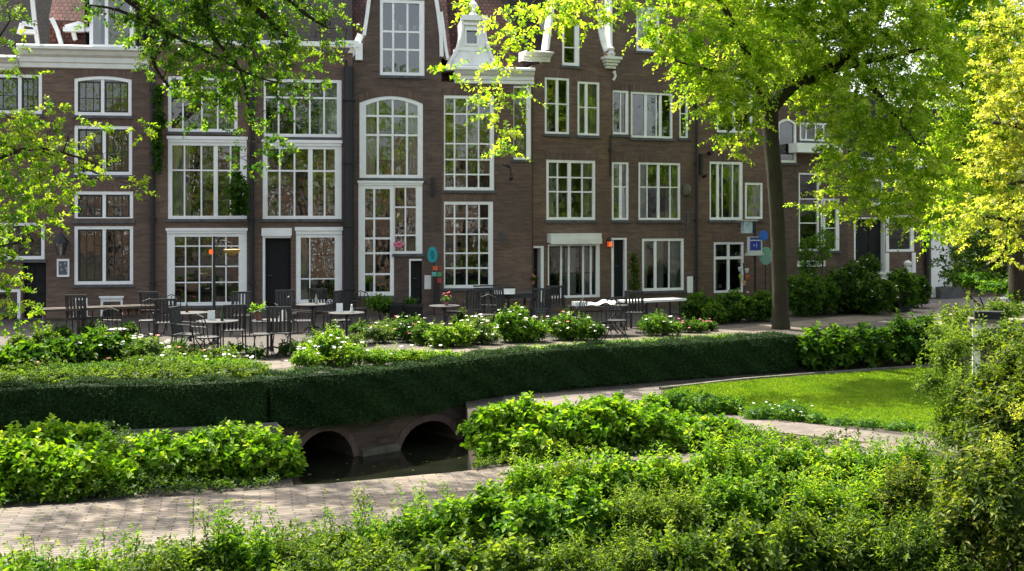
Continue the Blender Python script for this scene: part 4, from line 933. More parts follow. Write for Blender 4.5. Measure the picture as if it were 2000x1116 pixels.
# ------------------------------------------------------------------ shrubs of the lower garden
bushg = 'broad leaved bushes beside the front path'
shrub('leafy_bush', 'bright leafy bush at the left end of the front path', 'bush', [pl(-70, 930, 15.3, 90, 60), pl(30, 925, 15.1, 90, 62), pl(130, 928, 15.2, 85, 58), pl(215, 938, 15.4, 60, 50)], 'lime', .115, 120, 8, .26, LOW, bushg, asp=.72, sub=3, sprigs=40, splen=.28)
shrub('leafy_bush', 'bright bush behind the left one, against the stone coping', 'bush', [pl(10, 885, 17.0, 70, 40), pl(90, 870, 17.2, 75, 46), pl(165, 872, 17.3, 60, 40), pl(215, 895, 17.1, 50, 32)], 'lime', .11, 110, 8, .25, LOW, bushg, asp=.7, sub=3, sprigs=25, splen=.25)
shrub('leafy_bush', 'bright rounded bush left of the canal water', 'bush', [pl(310, 915, 16.0, 65, 56), pl(390, 905, 16.1, 75, 60), pl(470, 898, 16.3, 75, 60), pl(540, 905, 16.4, 62, 55)], 'lime', .115, 120, 8, .26, LOW, bushg, asp=.72, sub=3, sprigs=45, splen=.28)
shrub('small_leaved_shrub', 'dark small leaved shrub in the gap between the two left bright bushes', 'shrub', [pl(245, 875, 18.0, 50, 30)], 'deep', .04, 160, 8, .18, LOW, asp=.5)
shrub('leafy_bush', 'bright bush right of the canal water with broad leaves', 'bush', [pl(968, 845, 17.9, 62, 58), pl(1040, 838, 18.1, 75, 60), pl(1105, 845, 18.2, 65, 56), pl(1010, 870, 17.5, 80, 35)], 'lime', .12, 120, 8, .26, LOW, bushg, asp=.75, sub=3, sprigs=40, splen=.22)
shrub('leafy_bush', 'broad leaved bush with shady front between front path and paved corner', 'bush', [pl(1180, 845, 18.2, 75, 62), pl(1270, 848, 18.3, 75, 58), pl(1350, 852, 18.5, 70, 45), pl(1425, 852, 18.8, 50, 36)], 'lime', .12, 115, 8, .27, LOW, bushg, asp=.75, sub=3, sprigs=40, splen=.22)
shrub('leafy_bush', 'low bright bush reaching toward the left tip of the lawn', 'bush', [pl(1190, 806, 20.3, 65, 32), pl(1270, 806, 20.8, 50, 28)], 'lime', .10, 120, 8, .22, LOW, bushg, asp=.7, sub=3, sprigs=30, splen=.2)
eg = 'low box shrubs edging the lawn'
shrub('box_edging', 'dense low box shrub at the left tip of the lawn', 'low shrub', [pl(1320, 790, 21.7, 50, 32), pl(1380, 793, 21.6, 52, 32), pl(1425, 797, 21.6, 40, 26)], 'fresh', .04, 260, 7, .10, LOW, eg, asp=.5, sub=2)
shrub('box_edging', 'small edging shrub with pale flowers along the lawn', 'low shrub', [pl(1485, 812, 21.0, 45, 24), pl(1545, 811, 20.9, 50, 31), pl(1595, 820, 20.6, 32, 22)], 'fresh', .035, 260, 7, .12, LOW, eg, asp=.5, fl=[('p_white', 30, 'blossoms')])
shrub('box_edging', 'last low edging shrub beneath the sunlit half of the lawn', 'low shrub', [pl(1640, 830, 20.4, 42, 22), pl(1700, 833, 20.2, 42, 22), pl(1760, 838, 19.9, 48, 24)], 'fresh', .035, 260, 7, .12, LOW, eg, asp=.5)
# foreground planting: (label, fam, leaf, per, lobes, extras)
fg = 'leafy shrubs massed along the near edge of the garden'
FG = [
 ('yellow green weedy shrub in the bottom left corner', 'fresh', .05, [pl(-30, 1165, 11.5, 90, 50), pl(60, 1160, 11.3, 80, 48)], 40),
 ('lime coloured shrub right of the bottom left corner', 'lime', .05, [pl(150, 1155, 11.3, 70, 48), pl(230, 1165, 11.4, 60, 45)], 40),
 ('low shrub before the sunlit paving', 'mid', .05, [pl(320, 1155, 11.4, 65, 45), pl(385, 1135, 11.6, 50, 50)], 30),
 ('tall weedy shrub overhanging the middle of the front path', 'fresh', .055, [pl(445, 1105, 11.8, 52, 58), pl(500, 1125, 11.7, 55, 48)], 60),
 ('feathery shrub with loose shoots right of the tall weedy one', 'mid', .05, [pl(570, 1115, 11.9, 60, 46), pl(650, 1105, 12.0, 60, 52)], 50),
 ('green shrub reaching over the paving below the right arch', 'fresh', .052, [pl(730, 1085, 12.2, 58, 52), pl(800, 1075, 12.4, 58, 54)], 60),
 ('dense green shrub under the end of the visible path', 'fresh', .052, [pl(880, 1060, 12.6, 60, 60), pl(950, 1030, 12.9, 58, 64)], 60),
 ('bright shrub hiding the path at its right end', 'lime', .055, [pl(1030, 975, 13.8, 62, 62), pl(1110, 962, 14.1, 65, 55)], 80),
 ('lime green shrub below the shady bush front', 'lime', .055, [pl(1200, 955, 14.3, 75, 52), pl(1300, 955, 14.5, 75, 50)], 70),
 ('pale lime shrub under the paved corner', 'lime', .06, [pl(1400, 932, 15.3, 75, 48), pl(1480, 915, 15.9, 65, 38)], 70),
 ('broad leaved lime shrub beside the lower paved path', 'lime', .075, [pl(1560, 918, 15.9, 70, 36), pl(1640, 928, 15.6, 65, 36)], 50),
 ('sunny shrub between lower path and big olive shrub', 'fresh', .05, [pl(1715, 935, 15.2, 62, 42), pl(1775, 925, 14.8, 50, 50)], 70),
 ('feathery mid green shrub before the bright ones', 'fresh', .046, [pl(1050, 1050, 12.3, 80, 72), pl(1140, 1030, 12.6, 75, 70)], 80),
 ('grey green shrub with tiny leaves in the middle foreground', 'grey', .042, [pl(1240, 1030, 12.7, 75, 66), pl(1320, 1020, 12.9, 70, 64)], 80),
 ('tangled bright shrub in the right foreground', 'fresh', .048, [pl(1410, 1005, 13.2, 75, 66), pl(1500, 985, 13.6, 75, 62)], 80),
 ('sunlit tangled shrub left of the olive shrub', 'lime', .048, [pl(1600, 1005, 13.3, 75, 56), pl(1690, 1005, 13.3, 70, 58)], 80),
 ('olive weedy shrub joining the big olive shrub', 'olive', .045, [pl(1770, 1000, 13.0, 60, 80)], 70),
 ('shaded shrub at the bottom edge left of the middle', 'mid', .048, [pl(600, 1150, 10.9, 90, 60), pl(730, 1140, 10.9, 90, 60)], 60),
 ('shaded shrub at the bottom edge in the middle', 'mid', .048, [pl(870, 1135, 10.9, 90, 66), pl(990, 1130, 11.0, 80, 68)], 60),
 ('dark tangled shrub at the bottom edge right of the middle', 'deep', .046, [pl(1110, 1135, 10.9, 80, 70), pl(1220, 1130, 11.0, 80, 74)], 60),
 ('dark leaved shrub in the lower right foreground', 'deep', .05, [pl(1340, 1125, 11.1, 85, 80), pl(1450, 1105, 11.3, 85, 82)], 60),
 ('dark glossy shrub before the sunlit tangled one', 'deep', .05, [pl(1560, 1100, 11.4, 85, 86), pl(1670, 1095, 11.4, 85, 84)], 60),
 ('dark weedy shrub at the foot of the olive shrub', 'deep', .045, [pl(1780, 1110, 11.0, 75, 90), pl(1850, 1130, 10.8, 60, 70)], 50),
]
FM = {'deep': 'weed', 'mid': 'weed', 'grey': 'fern'}
for q_, (lab, fam, lf, lb, sp) in enumerate(FG):
    lf2, as2, nl2, sl = ((1.5, .5, 9, .3), (1.2, .34, 12, .36), (1.9, .62, 7, .26), (1.35, .42, 10, .4), (1.0, .5, 13, .3), (1.7, .3, 9, .42))[(q_ * 5 + 2) % 6]
    lb = [(l[0], l[1], l[2] - (.0 if q_ > 11 else -.05)) + tuple(l[3:]) for l in lb]
    shrub('weedy_shrub' if lf < .056 else 'leafy_shrub', lab, 'shrub', lb, FM.get(fam, fam), lf * lf2 * 1.12, (150 if lf < .06 else 110) / lf2 * 1.6, nl2, .26, LOW, fg, asp=as2, sprigs=int(sp * .7), splen=sl, core=.78, spread=(.9, .6, 1.0)[q_ % 3], up=.5, tvar=.7, wob=.3, sub=6)
# loose stalks with small seed heads standing out of the planting
def stalks(label, spots, fam='fern', seed=1):
    rg = np.random.default_rng(seed); root = empty('tall_weed', tuple(spots[0][:2]) + (LOW,), 0, label, 'weed', 'tall weeds standing out of the foreground shrubs'); O = root.location; mb = MB(); B, D_ = [], []
    for (x, y, z) in spots:
        p0 = Vector((x - O.x, y - O.y, 0)); tip = Vector((x - O.x + rg.normal(0, .12), y - O.y + rg.normal(0, .12), z - LOW)); mid_ = p0.lerp(tip, .6) + Vector((rg.normal(0, .05), rg.normal(0, .05), 0)); mb.tube([p0, mid_, tip], [.006, .004, .002], 5)
        for k in range(5): B.append(mid_.lerp(tip, k / 5)); D_.append((rg.normal(0, .5), rg.normal(0, .5), .7))
    mb.build('stem', M['leaf_' + fam], root); V, q, t = shoots(np.array([list(v) for v in B]), np.array(D_), .16, 6, .05, rg, asp=.4, six=True, tmean=.7); np_mesh('foliage', V, q, t, M['leaf_' + fam], root)
for q_, (px, py, Y, lab) in enumerate(((60, 1060, 11.3, 'tall thin weed against the sunlit paving at the left'), (240, 1050, 11.5, 'pair of pale stalks over the near edge of the paving'), (430, 1000, 11.7, 'tall leafy stalks before the middle of the front path'), (560, 985, 12.8, 'thin stalks right of the tall leafy ones'), (720, 975, 12.8, 'upright weed before the paving below the left arch'), (860, 945, 13.2, 'weed stalks reaching toward the canal water'), (1010, 900, 13.8, 'stalks at the hidden end of the front path'), (1230, 960, 12.6, 'feathery stalks in the middle of the foreground'), (1460, 930, 13.2, 'feathery stalks in the right foreground'), (1690, 900, 13.6, 'pale stalks left of the olive shrub'))):
    rg_ = np.random.default_rng(q_); pp = P(px, py, Y); stalks(lab, [(pp.x + rg_.normal(0, .16), pp.y + rg_.normal(0, .12), pp.z + rg_.normal(0, .08)) for k in range(4)], ('fern', 'fresh')[q_ % 2], q_)
# big olive shrub at the right edge
def olive():
    lb = [pl(1975, 850, 11.6, 105, 120), pl(1915, 960, 11.2, 85, 105), pl(1990, 1010, 10.8, 110, 120), pl(1930, 760, 12.0, 52, 55), pl(1995, 705, 12.0, 55, 48), pl(1870, 1030, 11.0, 60, 80), pl(2070, 780, 11.6, 95, 140), pl(2100, 950, 11, 120, 170)]
    r = shrub('olive_shrub', 'large olive green shrub with pale yellow plumes at the right edge', 'shrub', lb, 'olive', .075, 170, 9, .3, LOW, None, asp=.42, sprigs=200, splen=.36, core=.7, tvar=.6, wob=.3, droop=.4, sub=4, subr=.4)
    rg = np.random.default_rng(77); cx, cy, cz = r.location; L_ = []
    for (px, py, Y, rr) in ((1955, 866, 10.5, 17), (1992, 800, 10.5, 14)):
        a = pl(px, py, Y, rr); p, d = lobe_shell([(a[0] - cx, a[1] - cy, a[2] - cz) + tuple(a[3:6])], 900, rg, lo=.3); V, q, t = shoots(p, d, .07, 5, .025, rg, asp=.6); np_mesh('flower_plume', V, q, t, M['leaf_gold'], r)
    return r
olive()
shrub('arching_shrub', 'loose arching shrub hanging over the right end of the lawn', 'shrub', [pl(1850, 700, 15.0, 45, 60), pl(1820, 745, 14.6, 45, 24), pl(1880, 780, 14.4, 60, 50), pl(1850, 840, 14.5, 50, 45)], 'fern', .055, 200, 9, .32, LOW, None, asp=.4, sprigs=60, core=.55, droop=.5, wob=.3, stem=False, sub=3)
shrub('arching_shrub', 'pale green shrub around the white bench pillar', 'shrub', [pl(1880, 620, 20.0, 50, 34), pl(1850, 660, 19.5, 50, 46), pl(1925, 665, 17.2, 45, 30), pl(1960, 605, 21.0, 50, 26), pl(1875, 670, 17.3, 36, 34), pl(1975, 650, 16.8, 45, 36)], 'fern', .07, 130, 8, .3, LOW, None, asp=.5, sprigs=30, core=.5, droop=.4)
shrub('laurel_shrub', 'big leaved dark shrub continuing the clipped hedge to the right', 'shrub', [pl(1568, 688, 27.5, 26, 38), pl(1600, 683, 27.7, 44, 40), pl(1640, 680, 28.0, 48, 42), pl(1700, 676, 28.3, 50, 42)], 'mid', .20, 40, 8, .4, LOW, None, asp=.6, sprigs=25, core=.75)
shrub('laurel_shrub', 'rounded dark shrub between the big leaved one and the arching shrub', 'shrub', [pl(1755, 665, 28.7, 45, 44), pl(1805, 662, 29.0, 45, 46)], 'mid', .15, 60, 8, .35, LOW, None, asp=.55, sprigs=20, core=.75)

# ------------------------------------------------------------------ terrace planting
tg = 'flowering shrubs on the terrace'
W_, PK, RD, CR = 'p_white', 'p_pink', 'p_red', 'p_cream'
T_ = [
 ('large leaved green plant at the far left behind the clipped hedge', 'mid', .16, [pl(-20, 720, 20.9, 60, 30), pl(50, 708, 21.3, 60, 34)], 50, None, 0),
 ('spreading green plant with broad leaves before the wooden rail', 'mid', .15, [pl(130, 700, 21.8, 60, 38), pl(190, 690, 22.4, 50, 40)], 55, [(W_, 8, 'blossoms')], 0),
 ('dark leafy plant under the white backed chair', 'deep', .10, [pl(245, 700, 22.4, 45, 30)], 90, [(W_, 10, 'blossoms')], 0),
 ('silvery plant with white flowers left of the slatted chairs', 'grey', .06, [pl(290, 690, 22.9, 40, 34), pl(330, 705, 22.5, 30, 22)], 140, [(W_, 40, 'blossoms'), ('p_orange', 5, 'salmon_blossoms')], 0),
 ('low green ground planting behind the left clipped hedge', 'mid', .05, [pl(60, 738, 20.9, 100, 14, .5), pl(200, 734, 21.0, 90, 13, .5)], 220, [(PK, 4, 'blossoms')], 0),
 ('low light green planting before the cafe chairs', 'fresh', .045, [pl(330, 722, 21.8, 80, 13, .5), pl(440, 724, 21.6, 80, 12, .4)], 240, [(W_, 30, 'blossoms')], 0),
 ('lime bush with big white blooms at the hedge gap', 'lime', .065, [pl(640, 683, 22.6, 46, 36), pl(600, 705, 22.0, 36, 22), pl(680, 698, 22.3, 40, 26)], 150, [(W_, 60, 'blossoms')], 30),
 ('low lime planting on the sunny side behind the right hedge', 'lime', .055, [pl(740, 702, 22.4, 48, 22), pl(800, 702, 22.8, 45, 18), pl(850, 698, 23.2, 45, 12)], 180, [(W_, 20, 'blossoms')], 10),
 ('pinkish flowering clump near the round potted bush', 'grey', .05, [pl(735, 655, 26.6, 38, 22), pl(765, 645, 27.4, 34, 22)], 150, [('p_orange', 12, 'salmon_blossoms'), (W_, 16, 'blossoms')], 10),
 ('dark green flowering bush with a pink bloom', 'mid', .07, [pl(800, 648, 26.8, 38, 28), pl(835, 655, 26.2, 34, 24)], 120, [(W_, 20, 'blossoms'), (PK, 10, 'pink_blossoms')], 10),
 ('lime green bush with creamy heads in the middle bed', 'lime', .07, [pl(865, 662, 25.6, 38, 24), pl(900, 658, 25.8, 36, 26)], 150, [(CR, 25, 'blossoms')], 10),
 ('pale bush with white and cream heads left of the tall white rose', 'grey', .06, [pl(925, 650, 26.4, 34, 30), pl(955, 660, 26.2, 26, 20)], 150, [(W_, 60, 'blossoms')], 5),
 ('tall dense bush with white roses in the middle bed', 'fresh', .075, [pl(1005, 648, 26.8, 42, 38), pl(1035, 655, 26.8, 38, 32), pl(1010, 620, 27.0, 26, 22)], 130, [(W_, 45, 'blossoms'), (CR, 8, 'cream_heads')], 10),
 ('bush with salmon and white flowers left of the wrought iron table', 'fresh', .06, [pl(1100, 640, 27.2, 34, 26), pl(1135, 645, 27.2, 34, 26)], 140, [('p_orange', 12, 'salmon_blossoms'), (W_, 26, 'blossoms')], 10),
 ('low round bush at the foot of the wrought iron table', 'mid', .06, [pl(1160, 650, 27.0, 28, 20)], 150, [(W_, 14, 'blossoms')], 0),
 ('loose flower clump below the white table top', 'fresh', .055, [pl(1275, 640, 28.2, 32, 26), pl(1310, 645, 28.2, 28, 20)], 140, [(W_, 14, 'blossoms'), (PK, 8, 'pink_blossoms')], 12),
 ('low clump with pink flowers left of the mossy trunk', 'mid', .06, [pl(1350, 640, 29.0, 34, 14), pl(1385, 640, 29.4, 24, 12)], 140, [(PK, 24, 'blossoms')], 5),
 ('rounded dark green bush left of the mossy trunk', 'mid', .09, [pl(1362, 606, 32.0, 38, 32), pl(1395, 618, 31.4, 28, 26)], 90, None, 5),
 ('broad dark green bush touching the mossy trunk', 'mid', .09, [pl(1430, 606, 32.0, 42, 36), pl(1485, 608, 32.4, 34, 36)], 90, [(W_, 6, 'blossoms')], 10),
 ('dark bush right behind the mossy trunk', 'mid', .09, [pl(1565, 575, 34.0, 38, 40), pl(1605, 580, 34.5, 34, 38)], 80, [(W_, 12, 'blossoms')], 10),
 ('large dark bush with scattered white roses below the black double door', 'deep', .09, [pl(1650, 565, 35.0, 46, 44), pl(1705, 575, 34.6, 46, 38), pl(1680, 545, 35.6, 40, 36)], 80, [(W_, 40, 'blossoms')], 10),
 ('dark bush at the corner of the road behind the black planter box', 'mid', .09, [pl(1760, 565, 35.6, 34, 36), pl(1790, 558, 37.0, 30, 22)], 80, [(W_, 14, 'blossoms')], 8),
]
T_ += [
 ('small plant with white flowers at the feet of the front chairs', 'fresh', .06, [pl(395, 712, 22.4, 26, 12), pl(440, 708, 22.8, 22, 10)], 120, [(W_, 8, 'blossoms'), ('p_orange', 5, 'salmon_blossoms')], 3),
 ('dark plant between the front chairs and the lime bush', 'mid', .07, [pl(560, 690, 24.0, 22, 20), pl(500, 702, 23.6, 26, 14)], 100, None, 5),
 ('green plant in the shadow of the lamp pole table', 'mid', .08, [pl(460, 690, 24.4, 22, 18), pl(345, 690, 24.6, 20, 18)], 90, None, 5),
 ('tall dark green plant behind the wooden rail', 'mid', .09, [pl(175, 655, 27.6, 20, 22), pl(250, 650, 27.8, 22, 20), pl(120, 660, 27.2, 24, 20)], 80, None, 8)]
T_ += [
 ('leafy plant under the front end of the wooden rail', 'weed', .09, [pl(90, 672, 25.0, 34, 26), pl(40, 678, 24.4, 30, 24)], 80, None, 8),
 ('tall loose plant left of the silvery plant', 'fresh', .08, [pl(235, 672, 24.4, 28, 24), pl(200, 664, 25.2, 24, 26)], 80, [(W_, 8, 'blossoms')], 14),
 ('dense green plant between silvery plant and slatted chairs', 'weed', .06, [pl(345, 705, 23.2, 34, 20), pl(385, 698, 23.8, 24, 16)], 120, [(W_, 10, 'blossoms')], 8),
 ('green clump at the table by the broad downpipe', 'mid', .07, [pl(700, 648, 27.8, 26, 18), pl(650, 664, 26.0, 22, 14)], 100, [('p_orange', 4, 'salmon_blossoms')], 4),
 ('dark clump between the flower beds before the bench table', 'weed', .07, [pl(960, 632, 29.0, 26, 18), pl(900, 628, 29.4, 24, 18)], 100, None, 6)]
for lab, fam, lf, lb, per, flw, sp in T_:
    n0 = len(lb); cyy = sum(l[1] for l in lb) / n0
    # every lobe reaches down to the terrace
    low = [(l[0], l[1], max(.1, (l[2] + l[5]) * .5), l[3], l[4], max(.12, (l[2] + l[5]) * .55)) for l in lb]
    shrub('flowering_bush' if flw else 'green_bush', lab, 'bush', low, fam, lf, per * 1.5, 7, .2, 0.0, tg, asp=.55, sprigs=sp, splen=.25, core=.8, fl=flw, flr=.042, tvar=.5, sub=3)
for i, (a, b, lab) in enumerate(((540, 640, 'bright low edging just right of the hedge gap'), (880, 1040, 'bright low edging behind the hedge above the right arch'), (1050, 1200, 'bright low edging behind the hedge before the wrought iron table'), (1210, 1360, 'bright low edging behind the hedge before the white table top'), (1370, 1500, 'bright low edging that ends at the mossy trunk'))):
    lb = []
    for px in range(a, b, 26):
        X, Y = hl(px); lb.append((X - .25, Y + HW + .25, -.05, .36, .24, .2))
    shrub('low_edging', lab, 'edging plant', lb, 'lime', .045, 260, 6, .11, 0.0, 'low edging plants behind the hedge', asp=.55, core=.7, stem=False)
for i, (a, b, lab) in enumerate(((-140, 110, 'low green band behind the far left end of the clipped hedge'), (120, 320, 'low green band behind the left clipped hedge below the silvery plant'), (330, 500, 'low green band behind the left clipped hedge before the cafe chairs'))):
    lb = []
    for px in range(a, b, 30):
        X, Y = hl(px); lb.append((X - .1, Y + HW + .4, .05, .42, .45, .24))
    shrub('low_edging', lab, 'edging plant', lb, 'weed', .05, 200, 6, .11, 0.0, 'low edging plants behind the hedge', asp=.55, core=.7, stem=False, tmean=.6)
shrub('airy_shrub', 'airy light green shrub in front of the white sash window behind the trunk', 'shrub', [pl(1590, 490, 36.4, 38, 32), pl(1610, 470, 36.6, 26, 26), pl(1580, 520, 36.2, 24, 30)], 'fresh', .08, 60, 8, .3, 0.0, None, core=0, asp=.5)
shrub('potted_bush', 'round green bush on a bare stem under the stepped window', 'bush', [pl(738, 592, 31.2, 30, 20), pl(755, 600, 31.4, 18, 18)], 'fresh', .07, 130, 7, .2, P(738, 636, 31.2).z, None, asp=.6)
shrub('climbing_plant', 'tall climbing plant between the slim black door and the ground window', 'climber', [pl(1238, 520, 35.6, 9, 30), pl(1240, 565, 35.6, 12, 34)], 'olive', .07, 110, 7, .2, 0.0, None, fl=[('p_orange', 6, 'blossoms')])
def ivy(label, spots, fam='mid'):
    shrub('ivy', label, 'ivy', [pl(*s_) for s_ in spots], fam, .08, 110, 7, .18, None, None, core=.5, asp=.75, droop=.4, stem=False)
ivy('dark ivy climbing the left downpipe beside the upper window', [(309, 185, 33.1, 9, 26), (311, 235, 33.1, 10, 30), (308, 290, 33.1, 9, 34), (310, 330, 33.1, 8, 16)])
ivy('hanging green bush on the middle downpipe over the white window', [(466, 375, 33.0, 24, 30), (470, 405, 33.1, 22, 22), (462, 345, 33.1, 12, 16)], 'mid')
shrub('planter_plant', 'dark green plant in the black planter under the narrow side door', 'plant', [pl(803, 592, 31.6, 20, 12)], 'mid', .07, 150, 7, .18, P(803, 602, 31.6).z, None)

# ------------------------------------------------------------------ trees
def w(px, py, Y, r): p = P(px, py, Y); return (p.x, p.y, p.z, r)
b = G(1525, 643); Yb = b.y
tree('broad_tree', 'large tree with mossy bare trunk and sunlit lime crown before the right hand houses', [(b.x, b.y, 0, .25), w(1524, 600, Yb, .215), w(1521, 500, Yb, .195), w(1514, 360, Yb, .20), w(1506, 270, Yb, .205), w(1504, 205, Yb, .22)],
  [[w(1503, 215, Yb, .22), w(1545, 170, Yb + .3, .18), w(1600, 145, Yb + .6, .19), w(1665, 95, Yb + .8, .24), w(1720, 0, Yb + 1, .2), w(1760, -160, Yb + 1, .12)],
   [w(1665, 95, Yb + .8, .2), w(1640, 30, Yb + .5, .16), w(1600, -60, Yb, .1), w(1540, -200, Yb, .05)], [w(1665, 100, Yb + .8, .13), w(1680, 140, Yb, .11), w(1720, 190, Yb - 1, .07), w(1790, 280, Yb - 2, .03)],
   [w(1500, 210, Yb, .2), w(1475, 150, Yb - .5, .13), w(1440, 60, Yb - 1, .09), w(1380, -40, Yb - 1, .05)], [w(1440, 60, Yb - 1, .07), w(1330, 10, Yb - 1.5, .05), w(1200, -40, Yb - 2, .04), w(1060, -10, Yb - 2, .03), w(1010, 70, Yb - 2, .02)],
   [w(1600, 145, Yb + .6, .1), w(1700, 120, Yb - 1, .07), w(1830, 90, Yb - 2, .04)], [w(1475, 150, Yb - .5, .07), w(1400, 140, Yb - 1.5, .04), w(1320, 120, Yb - 2, .02)], [w(1500, 210, Yb, .1), w(1450, 230, Yb - 1, .05), w(1420, 260, Yb - 1.4, .02)]],
  [pl(1330, 50, 28, 80, 60), pl(1420, 110, 28.5, 95, 75), pl(1300, 100, 28, 34, 34), pl(1400, 190, 28.5, 60, 45), pl(1440, 235, 28.6, 55, 42), pl(1425, 290, 28.5, 34, 22), pl(1370, 165, 28.5, 45, 30),
   pl(1530, 70, 29.5, 100, 85), pl(1560, 140, 31, 70, 60), pl(1480, 150, 28.5, 50, 50), pl(1620, 200, 30, 60, 55), pl(1600, 0, 30, 130, 70), pl(1710, 190, 29, 95, 80), pl(1790, 120, 29, 90, 90), pl(1680, 290, 29.5, 75, 48), pl(1770, 290, 29, 85, 65),
   pl(1650, 335, 29.5, 55, 36), pl(1740, 370, 29.3, 80, 45), pl(1650, 380, 29, 52, 22), pl(1700, 410, 29.2, 70, 28), pl(1790, 410, 29, 60, 40), pl(1590, 400, 28.8, 34, 10, .5), pl(1850, 380, 29, 55, 60), pl(1720, 40, 29, 110, 70),
   pl(1400, -60, 29, 130, 80), pl(1560, -110, 30, 150, 90), pl(1740, -90, 29.5, 140, 90), pl(1250, -20, 28, 60, 40), pl(1160, -10, 27.8, 70, 32), pl(1080, 10, 27.6, 65, 34), pl(1010, 50, 27.5, 50, 30), pl(990, 100, 27.5, 42, 22), pl(975, 130, 27.6, 26, 18), pl(965, 185, 27.7, 34, 18, .6), pl(1005, 190, 27.8, 28, 14, .5), pl(960, 235, 27.8, 24, 20, .5), pl(992, 265, 27.8, 20, 10, .4), pl(993, 298, 27.9, 10, 12, .3), pl(870, 143, 27.9, 20, 14, .4), pl(925, 12, 27.6, 14, 14, .4), pl(1130, 40, 27.8, 60, 18)],
  'crown', .12, 26, 15, .5, seed=4, twigs=5, fill=2.05, tvar=.5, lo=.5, up=.7, tmean=.66)
tree('golden_tree', 'golden yellow leaved tree at the right edge beyond the olive shrub', [w(2120, 640, 22, .2), w(2110, 500, 22, .18), w(2080, 300, 22, .15), w(2050, 100, 22, .1), w(2040, -60, 22, .05)],
  [[w(2110, 480, 22, .1), w(2020, 440, 21.5, .06), w(1900, 420, 21, .03)], [w(2080, 300, 22, .1), w(2000, 250, 21.5, .06), w(1940, 240, 21, .03)], [w(2080, 300, 22, .09), w(2010, 350, 21.5, .05), w(1970, 360, 21, .02)]],
  [pl(1990, 60, 22, 45, 70), pl(1950, 130, 22, 34, 36), pl(1985, 190, 21.6, 60, 60), pl(1960, 260, 21.5, 46, 42), pl(2000, 330, 21.4, 60, 60), pl(1975, 385, 21.6, 30, 22), pl(1900, 412, 21, 50, 22), pl(1950, 425, 21, 50, 22), pl(1910, 455, 21, 40, 18), pl(1990, 450, 21.5, 50, 22), pl(2070, 200, 22, 70, 160), pl(2060, 400, 22, 60, 80), pl(1890, 470, 21, 26, 12), pl(1930, 200, 22.4, 34, 40), pl(1940, 320, 22, 44, 44), pl(1925, 60, 22.4, 34, 40), pl(1985, 500, 22, 40, 24)],
  'gold', .085, 60, 16, .36, seed=6, twigs=4, fill=2.6, up=.7, lo=.4, tvar=.5, droop=.2)
tree('green_tree', 'green tree filling the space between the lime crown and the golden tree', [w(1990, 585, 33, .28), w(1985, 450, 33, .25), w(1960, 250, 33, .2), w(1940, 80, 33, .12), w(1930, -100, 33, .06)],
  [[w(1970, 300, 33, .14), w(1900, 200, 32, .08), w(1850, 120, 31.5, .03)], [w(1975, 380, 33, .12), w(1900, 330, 32, .07), w(1850, 300, 32, .03)]],
  [pl(1890, 60, 32, 80, 80), pl(1870, 170, 32, 60, 60), pl(1910, 260, 32, 75, 70), pl(1860, 300, 32, 50, 50), pl(1900, 370, 32.5, 60, 45), pl(1850, 420, 32.5, 45, 35), pl(1960, 120, 33, 80, 100), pl(1820, 30, 32, 60, 60), pl(1950, 330, 33, 60, 90), pl(1830, 460, 33, 24, 18, .5), pl(1900, -60, 32, 110, 70)],
  'crown', .12, 24, 14, .5, seed=8, twigs=3, fill=3.2, tmean=.55, tvar=.5)
tree('dark_tree', 'dark dense tree in shade below the golden branches', [w(1985, 560, 38, .2), w(1985, 500, 38, .18), w(1980, 420, 38, .1)], [],
  [pl(1930, 500, 37, 55, 45), pl(1985, 500, 37, 50, 60), pl(1900, 480, 37, 40, 30), pl(2050, 480, 37, 70, 80), pl(1950, 440, 37, 60, 40), pl(1870, 525, 38, 28, 22), pl(1895, 525, 36.5, 34, 26), pl(1930, 550, 36, 40, 24), pl(1880, 445, 37, 34, 26), pl(1990, 560, 35, 40, 26), pl(1850, 500, 38, 16, 24, .6)], 'deep', .14, 22, 14, .45, seed=9, twigs=3, fill=2.0)
shrub('roadside_shrub', 'bright shrub at the far end of the road under the dark tree', 'shrub', [pl(1905, 545, 36, 45, 18), pl(1950, 560, 35, 40, 18), pl(1870, 540, 37, 26, 22), pl(1990, 580, 33, 30, 20)], 'fresh', .10, 60, 8, .3, 0.0)
